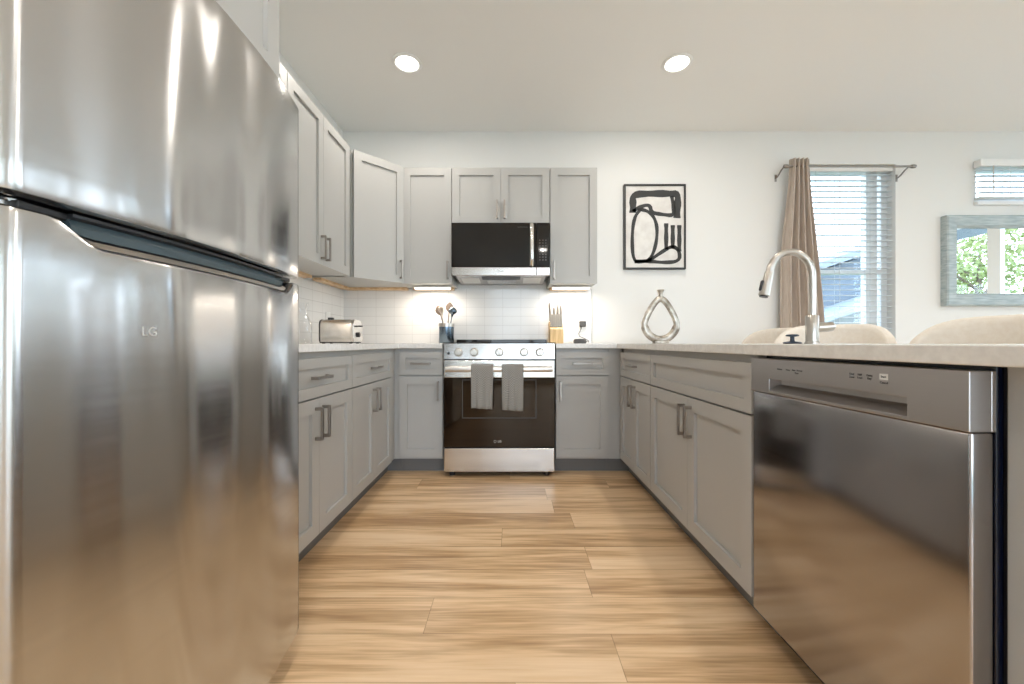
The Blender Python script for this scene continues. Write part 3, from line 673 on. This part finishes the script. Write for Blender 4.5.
for r_ in range(8):
    for c_ in range(3):
        if r_ in (3, 4) and c_ == 2: continue
        x = .213+c_*.023; z = 1.705-r_*.0215; wd = .0035
        box(bm, x-wd, x+wd, MY-.001, MY-.0001, z-.0018, z+.0018)
box(bm, .2545, .2635, MY-.001, MY-.0001, 1.618, 1.645)
obj('key_legend', bm, 'midgrey', cp, world=True)
bm = text_bm('LG', .017, lambda u, v, w_: (-.076+u, MY-.0018-w_, 1.467+v)); lathe(bm, [(.0075, 0), (.006, 0), (.006, -.0006), (.0075, -.0006)], (-.101, MY-.0018, 1.467), 24, 'Y', close=True); obj('logo', bm, 'darkgrey', d, world=True)
bm = text_bm('Humidity Sensing', .011, lambda u, v, w_: (.08+u, MY-.0005-w_, 1.806+v)); obj('printed_label', bm, 'darkgrey', d, world=True)
# sloping underside with vents and lamps
bm = BM(); prism(bm, [(MY+.006, 1.434), (3.39, 1.415), (3.39, 1.443), (MY+.006, 1.443)], MX0+.03, MX1-.03, 'YZ', .002); us_ = obj('underside', bm, 'dwpanel', t, world=True)
def under(x0, x1, y0, y1, m_, nm, dz=.0):
    z = lambda y: 1.434-(y-MY-.006)/(3.39-MY-.006)*.019
    bm = BM(); prism(bm, [(y0, z(y0)-.004), (y1, z(y1)-.004), (y1, z(y1)-.0008), (y0, z(y0)-.0008)], x0, x1, 'YZ'); return obj(nm, bm, m_, us_, world=True)
under(-.40, -.26, MY+.08, MY+.27, 'lightgrey', 'lamp_cover'); under(.09, .23, MY+.08, MY+.27, 'lightgrey', 'lamp_cover')
under(-.235, .065, MY+.03, MY+.13, 'black', 'vent_slot'); under(-.20, .03, MY+.15, MY+.30, 'steel', 'grease_filter')
mw_t.location.z += -.004
# ------------------------------------------------------------------ faucet
FX, FYy = 1.285, 1.70
t = thing('kitchen_faucet', 'brushed nickel pull-down gooseneck faucet on the peninsula', 'faucet', (FX, FYy, CT1))
obj('faucet_body', lathe(BM(), [(0, 0), (.028, 0), (.028, .006), (.0245, .010), (.0245, .118), (.0215, .122), (0, .122)], n=30), 'nickel', t, smooth=True)
pts = [(0, 0, .12+.17*k/6) for k in range(7)]; R_ = .092
for k in range(1, 21):
    a = PI*1.0*k/20*.94; pts.append((-R_+R_*math.cos(a), 0, .29+R_*1.12*math.sin(a)))
bm = BM(); tube(bm, pts, .0145, 18); obj('spout', bm, 'nickel', t, smooth=True)
e_ = Vector(pts[-1]); dr = (Vector(pts[-1])-Vector(pts[-2])).normalized(); dr = (dr+Vector((-.02, 0, -.1))).normalized()
bm = BM(); tube(bm, [e_, e_+dr*.006, e_+dr*.04, e_+dr*.085, e_+dr*.105, e_+dr*.108], [.0155, .017, .018, .0205, .0215, .019], 22)
sh = obj('spray_head', bm, 'nickel', t, smooth=True)
sd = Vector((-1, 0, 0)); sd = (sd-dr*sd.dot(dr)).normalized()
bm = BM(); c_ = e_+dr*.068+sd*.0195; tube(bm, [c_-dr*.024, c_-dr*.02, c_+dr*.018, c_+dr*.022], [.004, .007, .007, .004], 12); obj('spray_button', bm, 'black', sh, smooth=True)
bm = BM(); tube(bm, [e_+dr*.108, e_+dr*.1125], .0165, 20); obj('nozzle', bm, 'black', sh, smooth=True)
bm = BM(); tube(bm, [(.0, 0, .068), (.02, 0, .07), (.026, 0, .07), (.060, -.006, .072), (.078, -.01, .074), (.084, -.011, .074)], [.020, .020, .021, .021, .020, .014], 20); obj('handle', bm, 'nickel', t, smooth=True)
o = obj('sink_stopper', lathe(BM(), [(0, 0), (.033, 0), (.036, .004), (.030, .008), (.010, .011), (.008, .016), (.008, .030), (.024, .033), (.025, .037), (.020, .041), (0, .042)], n=28), 'black', smooth=True)
o.data.materials[0] = mat('slate_rubber', (.03, .045, .07), .35); bump(o.data.materials[0], objcoord(o.data.materials[0]), 80, 2, .05, .001)
o.location = (1.225, 1.735, CT1); tag(o, 'dark blue sink stopper standing beside the faucet base', 'sink stopper')
# ------------------------------------------------------------------ vase
VX, VY = 1.13, 3.02; K_ = 397/VY
t = thing('teardrop_vase', 'silver hammered teardrop ring vase on the peninsula worktop', 'vase', (VX, VY, CT1))
bm = BM(); pts = []; rr = []
n_ = 48
for k in range(n_):
    a = 2*PI*k/n_; s_, c_ = math.sin(a), math.cos(a)
    # drop-shaped loop: pointed top
    x = .118*s_*(1-.5*max(0, c_)**1.6)*1.0; z = .158-.128*c_ if c_ < 0 else None
    z = .155+(.185*c_ if c_ > 0 else .125*c_)
    if c_ > 0: x = .122*s_*(1-.42*c_)
    else: x = .122*s_
    pts.append((x, 0, z)); rr.append((.030, .020) if c_ < -.2 else (.024, .017))
tube(bm, pts, [(b, a_) for a_, b in [(p[1], p[0]) for p in rr]], 14, closed=True)
tube(bm, [(0, 0, .335), (0, 0, .355), (0, 0, .372), (0, 0, .395), (0, 0, .408)], [.020, .017, .015, .022, .027], 18)
box(bm, -.055, .055, -.032, .032, .0, .022, .006)
obj('vase_body', bm, 'vase', t, smooth=True)
# ------------------------------------------------------------------ framed abstract art
AX0, AX1, AZ0, AZ1 = .955, 1.480, 1.544, 2.268
t = thing('framed_picture', 'black framed abstract line art on the back wall', 'picture', ((AX0+AX1)/2, YB, AZ0))
bm = BM(); cells(bm, [AX0, AX0+.014, AX1-.014, AX1], [AZ0, AZ0+.014, AZ1-.014, AZ1], lambda i, j: not (i == 1 and j == 1), YB-.034, YB-.001, 'XZ'); obj('frame', bm, 'frameblack', t, world=True)
cv = obj('canvas', box(BM(), AX0+.0145, AX1-.0145, YB-.024, YB-.006, AZ0+.0145, AZ1-.0145), 'paper', t, world=True)
def A(u, v): return (AX0+(u-50)/(285-50)*(AX1-AX0), AZ1-(v-57)/(380-57)*(AZ1-AZ0))
def stroke(bm, pts, wd):
    P = [Vector(A(*p)) for p in pts]
    # smooth the polyline a little
    for _ in range(2):
        Q = [P[0]]
        for a, b in zip(P, P[1:]): Q += [a*.75+b*.25, a*.25+b*.75]
        Q.append(P[-1]); P = Q
    nn = len(P); Lf, Rt = [], []
    for i, p in enumerate(P):
        t_ = (P[min(i+1, nn-1)]-P[max(i-1, 0)]).normalized(); q = Vector((-t_.y, t_.x))*wd*(.5+.06*math.sin(i*1.3))
        Lf.append(p+q); Rt.append(p-q)
    y0, y1 = YB-.0262, YB-.0241
    f0 = [bm.verts.new((p.x, y0, p.y)) for p in Lf]; f1 = [bm.verts.new((p.x, y0, p.y)) for p in Rt]
    b0 = [bm.verts.new((p.x, y1, p.y)) for p in Lf]; b1 = [bm.verts.new((p.x, y1, p.y)) for p in Rt]
    for i in range(nn-1):
        bm.faces.new((f0[i], f0[i+1], f1[i+1], f1[i])); bm.faces.new((b0[i], b1[i], b1[i+1], b0[i+1]))
        bm.faces.new((f0[i], b0[i], b0[i+1], f0[i+1])); bm.faces.new((f1[i], f1[i+1], b1[i+1], b1[i]))
    bm.faces.new((f0[0], f1[0], b1[0], b0[0])); bm.faces.new((f0[-1], b0[-1], b1[-1], f1[-1]))
bm = BM()
stroke(bm, [(84, 165), (84, 130), (84, 95), (150, 92), (225, 92), (255, 93), (255, 130), (252, 185)], .056)
stroke(bm, [(84, 160), (105, 145), (148, 132), (155, 165), (200, 172), (238, 176), (240, 150), (232, 100)], .031)
stroke(bm, [(112, 152), (88, 185), (80, 260), (85, 350), (120, 352), (150, 345), (172, 290), (178, 225), (165, 180), (140, 158), (112, 152)], .028)
stroke(bm, [(90, 350), (140, 348), (200, 355), (262, 350), (262, 310), (236, 290), (200, 310), (145, 348)], .030)
for u, v0, v1 in ((211, 205, 305), (236, 212, 300), (261, 212, 312)): stroke(bm, [(u, v0), (u, (v0+v1)/2), (u, v1)], .034)
obj('brush_strokes', bm, 'ink', cv, world=True)
# ------------------------------------------------------------------ mirror
GX0, GX1, GZ0, GZ1 = 3.68, 4.95, 1.231, 1.998
t = thing('wall_mirror', 'large rectangular mirror in a washed grey-blue frame on the back wall', 'mirror', ((GX0+GX1)/2, YB, GZ0))
bm = BM(); o_ = [(GX0, GZ0), (GX1, GZ0), (GX1, GZ1), (GX0, GZ1)]; fw = .105
R3 = [[bm.verts.new((x+sx_*d, y, z+sz_*d)) for (x, z), (sx_, sz_) in zip(o_, ((1, 1), (-1, 1), (-1, -1), (1, -1)))] for d, y in ((0, YB-.001), (0, YB-.05), (.012, YB-.058), (.085, YB-.050), (fw, YB-.030), (fw, YB-.001))]
for a, b in list(zip(R3, R3[1:]))+[(R3[-1], R3[0])]:
    for k in range(4): bm.faces.new((a[k], a[(k+1) % 4], b[(k+1) % 4], b[k]))
obj('frame', bm, 'mframe', t, world=True)
obj('mirror_glass', box(BM(), GX0+fw+.0005, GX1-fw-.0005, YB-.024, YB-.004, GZ0+fw+.0005, GZ1-fw-.0005), 'mirror', t, world=True)
# ------------------------------------------------------------------ blinds
def blind(x0, x1, z0, z1, y, label, cords, headh=.055, wand=None):
    t = thing('window_blind', label, 'blind', ((x0+x1)/2, y, z0))
    obj('headrail', box(BM(), x0, x1, y-.03, y+.025, z1-headh, z1, .003), 'trim', t, world=True)
    bm = BM(); n = int((z1-headh-z0-.03)/.0475)
    for k in range(n):
        z = z1-headh-.028-k*.0475
        prism(bm, [(y-.025, z-.002), (y, z+.0015), (y+.025, z+.002), (y+.025, z+.0062), (y, z+.0057), (y-.025, z+.0022)], x0+.004, x1-.004, 'YZ')
    obj('slats', bm, 'blind', t, world=True)
    zb = z1-headh-.028-n*.0475
    obj('bottom_rail', box(BM(), x0+.004, x1-.004, y-.026, y+.026, zb-.006, zb+.012, .003), 'blind', t, world=True)
    for x in cords:
        bm = BM()
        for yy in (y-.028, y+.028): tube(bm, [(x, yy, zb), (x, yy, z1-headh)], .0016, 6)
        obj('ladder_cord', bm, 'blind', t, world=True)
    if wand: obj('tilt_wand', tube(BM(), [(wand, y-.034, z1-headh), (wand, y-.036, z1-headh-.40 if z1-z0 > 1 else z0+.06)], .004, 8), 'nickel', t, world=True)
blind(W1[0]+.006, W1[1]-.006, W1[2]+.01, W1[3]-.002, YB+.045, 'white horizontal blind hanging in the tall window behind the faucet', (2.62, 2.83, 3.09), .05)
blind(W2[0]-.035, W2[1]+.035, W2[2]+.0, W2[3]+.006, YB-.036, 'white horizontal blind on the short high window above the mirror', (4.2, 4.9), .060, wand=4.05)
# ------------------------------------------------------------------ curtain and rod
CY = 3.31
t = thing('curtain_rod', 'thin pewter curtain rod above the tall window', 'curtain rod', (2.8, CY, 2.365))
obj('rod', tube(BM(), [(2.30, CY, 2.388), (3.34, CY, 2.388)], .0085, 14), 'rod', t, world=True, smooth=True)
for x in (2.285, 3.33):
    obj('finial', lathe(BM(), [(0, -.02), (.014, -.018), (.017, 0), (.014, .018), (0, .02)], (x+(.014 if x > 3 else -.0), CY, 2.388), 16, 'X'), 'rod', t, world=True, smooth=True)
for x in (2.262, 3.30):
    bm = BM(); tube(bm, [(x, YB-.002, 2.33), (x, YB-.02, 2.33), (x, YB-.04, 2.34), (x, CY+.02, 2.37), (x, CY, 2.378)], .006, 10); box(bm, x-.008, x+.008, YB-.006, YB-.001, 2.30, 2.36, .001)
    obj('bracket', bm, 'rod', t, world=True, smooth=True)
bm = BM(); G = []; nx, nz = 110, 30
for j in range(nz+1):
    v = j/nz; z = 2.452-(2.452-.06)*v
    wl = 2.322-.065*sm(0, .4, v); wr = 2.475+.13*sm(0, .75, v)**.9
    row_ = []
    for i in range(nx+1):
        s_ = i/nx; ph = s_*2*PI*4.5+.5*math.sin(v*3)
        amp = .026+.018*sm(0, .3, v)
        x = wl+(wr-wl)*s_+.008*math.sin(ph*2+1)*(.5+v)
        row_.append(bm.verts.new((x, CY+amp*math.sin(ph)*.9+.004*math.sin(ph*3+v*4), z)))
    G.append(row_)
for A_, B_ in zip(G, G[1:]):
    for i in range(nx): bm.faces.new((A_[i], A_[i+1], B_[i+1], B_[i]))
o = obj('curtain', bm, 'curtain', smooth=True); s = o.modifiers.new('thick', 'SOLIDIFY'); s.thickness = .003
tag(o, 'beige gathered curtain panel at the left side of the tall window', 'curtain')
# ------------------------------------------------------------------ bar stools
def stool(loc, rz, label):
    t = thing('bar_stool', label, 'stool', loc, rz, None)
    # local: sitter faces -X; back is at +X
    bm = BM(); rows = []; n = 28
    for (zz, s_) in ((.0, 0), (.5, 0), (.9, 0), (1., 0)): pass
    prof = []
    H0, HT = .60, 1.032
    def shell(inset, off):
        g = []
        for i in range(n+1):
            a = -1.25+2.5*i/n
            top = HT-.118*(abs(a)/1.25)**4
            col = []
            for k in range(9):
                u = k/8; z = H0+(top-H0)*u
                rad = .250+.03*u-off
                edge = 1
                col.append((rad*math.cos(a)*.86-.02, rad*1.06*math.sin(a), z-(.012 if off and k == 8 else 0)))
            g.append(col)
        return g
    go, gi = shell(0, 0), shell(0, .045)
    VO = [[bm.verts.new(p) for p in c] for c in go]; VI = [[bm.verts.new(p) for p in c] for c in gi]
    for X_ in (VO, VI):
        for a, b in zip(X_, X_[1:]):
            for k in range(8): bm.faces.new((a[k], b[k], b[k+1], a[k+1]))
    for a, b, c, d_ in zip(VO, VO[1:], VI, VI[1:]):
        bm.faces.new((a[8], b[8], d_[8], c[8])); bm.faces.new((a[0], c[0], d_[0], b[0]))
    for q in (0, -1):
        for k in range(8): bm.faces.new((VO[q][k], VO[q][k+1], VI[q][k+1], VI[q][k]))
    o = obj('backrest', bm, 'cream', t, smooth=True)
    sb = o.modifiers.new('s', 'SUBSURF'); sb.levels = 1; sb.render_levels = 2
    obj('seat', lathe(BM(), [(0, .585), (.19, .585), (.215, .60), (.222, .63), (.21, .655), (.17, .668), (0, .672)], (-.03, 0, 0), 36), 'cream', t, smooth=True)
    # brass tube round the outside of the back
    pts = []
    for i in range(n+1):
        a = -1.32+2.64*i/n; rad = .292; zz = .955-.20*(abs(a)/1.32)**2.5
        pts.append((rad*math.cos(a)*.86-.02, rad*math.sin(a), zz))
    obj('back_frame', tube(BM(), pts, .007, 10), 'gold', t, smooth=True)
    for sx_ in (-1, 1):
        for sy in (-1, 1):
            obj('leg', tube(BM(), [(sx_*.13-.03, sy*.13, .584), (sx_*.21-.03, sy*.20, .0)], [.011, .008], 12), 'gold', t, smooth=True)
    rr_ = .3
    q = [(-.185-.03, -.18, .2), (.185-.03, -.18, .2), (.185-.03, .18, .2), (-.185-.03, .18, .2)]
    bm = BM()
    for a, b in zip(q, q[1:]+q[:1]): tube(bm, [a, b], .007, 10)
    obj('footrest', bm, 'gold', t, smooth=True)
    return t
s0 = stool((1.76, 2.88, 0), 0, 'cream upholstered bar stool farthest along the peninsula, left of the faucet')
for loc, rz, lb in (((1.74, 2.19, 0), math.radians(42), 'cream upholstered bar stool just right of the faucet, middle of the three'),
                    ((1.74, 1.53, 0), 0, 'cream upholstered bar stool nearest the viewer, at the right edge')):
    c = copy_tree(s0); c.location = loc; c.rotation_euler = (0, 0, rz); c['label'] = lb
# ------------------------------------------------------------------ things on the left worktop
t = thing('toaster', 'stainless two-slice toaster on the left worktop corner', 'toaster', (-1.145, 2.68, CT1))
bm = BM(); prof = [(-.075, .012), (.075, .012), (.078, .03), (.078, .135), (.070, .158), (.050, .168), (-.050, .168), (-.070, .158), (-.078, .135), (-.078, .03)]
prof = [(a, b*.94) for a, b in prof]
prism(bm, prof, -.112, .088, 'YZ'); b0_ = obj('housing', bm, 'steel', t, smooth=True)
bm = BM(); prism(bm, [(a*1.02, b if b < .02 else b+.002) for a, b in prof], .0885, .106, 'YZ', .003); ec = obj('end_cap', bm, 'steel', t)
bm = BM(); prism(bm, [(a*1.02, b if b < .02 else b+.002) for a, b in prof], -.122, -.1125, 'YZ', .003); obj('end_cap', bm, 'black', t)
obj('base', box(BM(), -.12, .10, -.07, .07, .004, .0115), 'black', t)
for y in (-.03, .03): obj('bread_slot', box(BM(), -.095, .07, y-.012, y+.012, .1575, .1595), 'black', t)
obj('lever', box(BM(), .1065, .134, -.014, .014, .112, .122, .003), 'black', ec)
obj('dial', lathe(BM(), [(0, .1065), (.017, .1065), (.016, .118), (0, .120)], (0, 0, .060), 20, 'X'), 'black', ec, smooth=True)
bm = BM()
for x in (-.10, .08):
    for y in (-.055, .055): lathe(bm, [(0, 0), (.01, 0), (.01, .004), (0, .004)], (x, y, 0), 12)
obj('feet', bm, 'black', t)
t = thing('glass_carafe', 'clear glass carafe beside the refrigerator, left of the toaster', 'carafe', (-1.265, 2.40, CT1))
obj('carafe_body', open_top(BM(), [(0, .0), (.046, .0), (.05, .006), (.05, .10), (.046, .13), (.030, .165), (.022, .195), (.024, .22), (.036, .25)], n=36), 'carafe', t, smooth=True)
t = thing('wall_outlet', 'white outlet with a black plug on the left tiled wall', 'outlet', (XL+.011, 3.10, 1.10))
obj('cover_plate', box(BM(), 0, .006, -.036, .036, -.058, .058, .002), 'white', t)
bm = BM(); box(bm, .0065, .045, -.016, .016, -.016, .014, .004); tube(bm, [(.04, 0, 0), (.05, 0, -.01), (.052, -.005, -.06), (.05, -.03, -.12), (.06, -.12, -.1825)], .003, 8); obj('power_plug', bm, 'black', t)
# utensil crock
t = thing('utensil_crock', 'dark steel utensil crock on the worktop left of the range', 'utensil holder', (-.543, 3.29, CT1))
obj('crock_body', lathe(BM(), [(0, 0), (.060, 0), (.062, .003), (.062, .138), (.058, .138), (.058, .006), (0, .006)], n=36), 'crock', t, smooth=True)
obj('rim_band', lathe(BM(), [(.0585, .1385), (.0645, .1385), (.0645, .166), (.0585, .166)], n=36, close=True), 'nickel', t, smooth=True)
def utensil(name, label, base, tip, m_, shape):
    b = Vector(base); tp = Vector(tip); ax = (tp-b).normalized(); side = ax.cross(Vector((0, 1, 0))).normalized()
    t = thing(name, label, name.replace('_', ' '), b+Vector((-.543, 3.29, CT1)))
    Ln = (tp-b).length; hl = Ln-.085
    obj('handle', tube(BM(), [(0, 0, 0), ax*hl], [(.004), (.0045)], 10), m_, t, smooth=True)
    bm = BM(); P = [ax*(hl+.0852*k/10) for k in range(11)]
    if shape == 'spoon':
        tube(bm, P, [(max(.004, .033*math.sin(PI*min(1, (k+.6)/10.8))**.8), .006) for k in range(11)], 14)
        # wide axis should lie in the plane facing the room
    elif shape == 'whisk':
        for a in range(5):
            th = PI*a/5
            loop = [ax*(hl+.0825*math.sin(q)**.7 if q not in (0,) else hl)+(side*math.cos(th)+Vector((0, 1, 0))*math.sin(th))*.026*math.sin(2*q) for q in [PI/2*i/12 for i in range(13)]]
            tube(bm, loop, .0016, 6)
            loop = [p-2*((side*math.cos(th)+Vector((0, 1, 0))*math.sin(th)).dot(p))*(side*math.cos(th)+Vector((0, 1, 0))*math.sin(th)) for p in loop]
            tube(bm, loop, .0016, 6)
    elif shape == 'ladle':
        tube(bm, [P[0]]+P[3:], [.0045]+[(max(.006, .036*math.sin(PI*(k+1)/9)), .018*math.sin(PI*(k+1)/9)+.002) for k in range(8)], 14)
    obj('head', bm, m_, t, smooth=True); return t
utensil('serving_spoon', 'grey-brown spoon leaning left in the utensil crock, the leftmost utensil', (.018, .0, .0075), (-.075, .015, .318), 'spoonwood', 'spoon')
utensil('whisk', 'whisk in the utensil crock between the two spoons', (.004, -.032, .0075), (-.040, -.030, .305), 'nickel', 'whisk')
utensil('serving_spoon', 'tall grey-brown spoon in the utensil crock, the highest utensil', (-.004, .014, .0075), (.026, .02, .345), 'spoonwood', 'spoon')
utensil('ladle', 'dark ladle leaning right in the utensil crock', (.014, -.018, .0075), (.060, -.026, .297), 'crock', 'ladle')
# knife block
t = thing('knife_block', 'light wood knife block on the worktop right of the range', 'knife block', (.362, 3.27, CT1))
bm = BM(); prism(bm, [(-.055, 0), (.055, 0), (.085, .165), (.03, .185), (-.055, .115)], -.055, .055, 'YZ', .003); kb = obj('block', bm, 'wood', t)
def knife(x, y, z, ln, lean, label, steel_=False):
    kt = thing('knife', label, 'knife', (.362+x, 3.27+y, CT1+z), 0, 'knives in the block')
    bm = BM(); dv = Vector((0, .18, 1)).normalized(); dv = (dv+Vector((lean, 0, 0))).normalized()
    P = [dv*(ln*k/6) for k in range(7)]
    tube(bm, P, [(.010, .0055), (.010, .006), (.009, .006), (.0095, .006), (.010, .006), (.0105, .006), (.006, .004)], 12)
    obj('handle', bm, 'nickel' if not steel_ else 'pull', kt, smooth=True)
    obj('bolster', tube(BM(), [P[0]-dv*.006, P[0]], [(.011, .006), (.0105, .0062)], 12), 'steel', kt, smooth=True)
zs = lambda y: .115+(y+.055)/(.085)*.07+.006
for x, y, ln, le, lb in ((-.043, .018, .13, -.03, 'tallest knife handle at the left back of the knife block'), (-.012, .018, .085, 0, 'knife handle at the back of the block, second from left'), (.016, .018, .115, .02, 'knife handle at the back of the block, third from left'), (.044, .018, .105, .0, 'knife handle at the right back of the knife block')):
    knife(x, y, zs(y), ln+.035, le, lb, True)
for k in range(6):
    knife(-.040+k*.016, -.03, zs(-.03), .10, 0, 'steel steak knife handle in the front row of the block, number %s from the left' % ('one', 'two', 'three', 'four', 'five', 'six')[k])
# smart speaker puck and adapter
t = thing('smart_speaker', 'small grey puck speaker on the worktop at the end of the tiles', 'speaker', (.548, 3.20, CT1))
obj('speaker_body', lathe(BM(), [(0, 0), (.046, 0), (.052, .006), (.053, .02), (.048, .034), (.04, .038), (0, .039)], n=32), 'darkgrey', t, smooth=True)
obj('power_cord', tube(BM(), [(.045, .02, .02), (.075, .03, .012), (.085, .06, .02), (.06, .10, .04), (.02, .14, .06), (.015, .155, .085), (.03, .168, .105), (.04, .168, .13), (.038, .165, .145)], .0028, 8), 'darkgrey', t, smooth=True)
t = thing('power_adapter', 'square grey power adapter plugged in above the puck speaker', 'adapter', (.60, 3.397, 1.077))
obj('adapter_body', box(BM(), -.026, .026, -.045, -.007, -.024, .024, .006), 'darkgrey', t)
obj('cover_plate', box(BM(), -.036, .036, -.006, 0.0, -.06, .06, .002), 'white', t)
# ------------------------------------------------------------------ outside
struct('ground', box(BM(), -25, 40, -30, 45, -.5, -.35), 'grass')
C.objects[-1].name
for a in ((6.4, 11., -6.5, 4.2), (-2.5, 6.3, -8.5, -3.8)):
    struct('bounce_slab', box(BM(), *a, -.349, -.12, .0), 'floorext')  # pale slabs out of view, added to bounce daylight onto the ceiling
# neighbour's house beyond the back windows
t = thing('neighbour_house', 'grey-blue sided house with a pale pitched roof seen through the tall window', 'house', (11, 12, -.35))
bm = BM(); prism(bm, [(5.5, -.35), (16, -.35), (16, 2.3), (10.5, 3.6), (5.5, 1.95)], 10.5, 16, 'XZ'); obj('wall', bm, 'siding', t, world=True)
bm = BM(); prism(bm, [(5.0, 1.85), (10.5, 3.67), (16.5, 2.35), (16.5, 2.50), (10.5, 3.85), (5.0, 2.02)], 10.1, 16.4, 'XZ'); obj('roof', bm, 'roofing', t, world=True)
bm = BM(); prism(bm, [(7.0, 1.35), (11.5, 2.85), (11.5, 2.95), (7.0, 1.45)], 9.0, 10.45, 'XZ'); obj('porch_roof', bm, 'roofwhite', t, world=True)
bm = BM(); prism(bm, [(7.0, .9), (11.5, .9), (11.5, 2.84), (7.0, 1.34)], 10.30, 10.45, 'XZ'); obj('porch_wall', bm, 'roofwhite', t, world=True)
# patio cover outside the right wall
t = thing('patio_cover', 'sloping patio roof edge seen in the mirror', 'patio roof', (7.2, 0, 2.5))
bm = BM(); prism(bm, [(-2.2, 2.95), (1.25, 2.95), (1.25, 3.02), (-2.2, 3.05)], 6.5, 8.8, 'YZ'); obj('roof_panel', bm, 'roofing', t, world=True)
obj('post', box(BM(), 8.6, 8.72, -2.0, -1.88, -.35, 2.90), 'trim', t, world=True)
# trees beyond the right wall
def leafy(name, label, loc, h, rad, n, seed, group='trees outside the right-hand windows'):
    R = random.Random(seed); t = thing(name, label, 'tree', loc, 0, group)
    bm = BM(); tube(bm, [(0, 0, 0), (.05, .03, h*.3), (.0, .0, h*.55), (.05, 0, h*.8)], [.10, .08, .06, .02], 10)
    for k in range(6):
        a = k*1.05; z = h*(.35+.07*k); tube(bm, [(0, 0, z), (math.cos(a)*rad*.4, math.sin(a)*rad*.4, z+.4), (math.cos(a)*rad*.75, math.sin(a)*rad*.75, z+.7)], [.04, .025, .01], 8)
    obj('trunk', bm, 'bark', t, smooth=True)
    bm = BM(); cl = [(R.uniform(-1, 1)*rad*.75, R.uniform(-1, 1)*rad*.75, h*R.uniform(.35, .95), R.uniform(.25, .5)*rad) for _ in range(26)]
    for _ in range(n):
        cx, cy, cz, cr = R.choice(cl); d = Vector((R.gauss(0, 1), R.gauss(0, 1), R.gauss(0, .8))).normalized()*cr*R.uniform(.5, 1)
        p = Vector((cx, cy, cz))+d; a = Vector((R.gauss(0, 1), R.gauss(0, 1), R.gauss(0, 1))).normalized(); b = a.cross(Vector((R.gauss(0, 1), R.gauss(0, 1), R.gauss(0, 1)))).normalized(); s_ = R.uniform(.05, .09)
        q = [bm.verts.new(p+v_) for v_ in (a*s_, b*s_*.5, -a*s_, -b*s_*.5)]
        bm.faces.new(q)
    f = obj('foliage', bm, 'leaf', t); f['kind'] = 'stuff'
    return t
leafy('leafy_tree', 'bright green leafy tree seen in the mirror, left of the window post', (11.6, -3.1, -.35), 4.6, 1.5, 3000, 1)
leafy('leafy_tree', 'bright green leafy tree seen in the mirror, right of the window post', (11.2, 1.4, -.35), 3.7, 1.5, 2400, 2)
leafy('leafy_tree', 'bright green leafy tree outside beyond the right wall', (14.5, -7.4, -.35), 4.8, 1.9, 2400, 3)
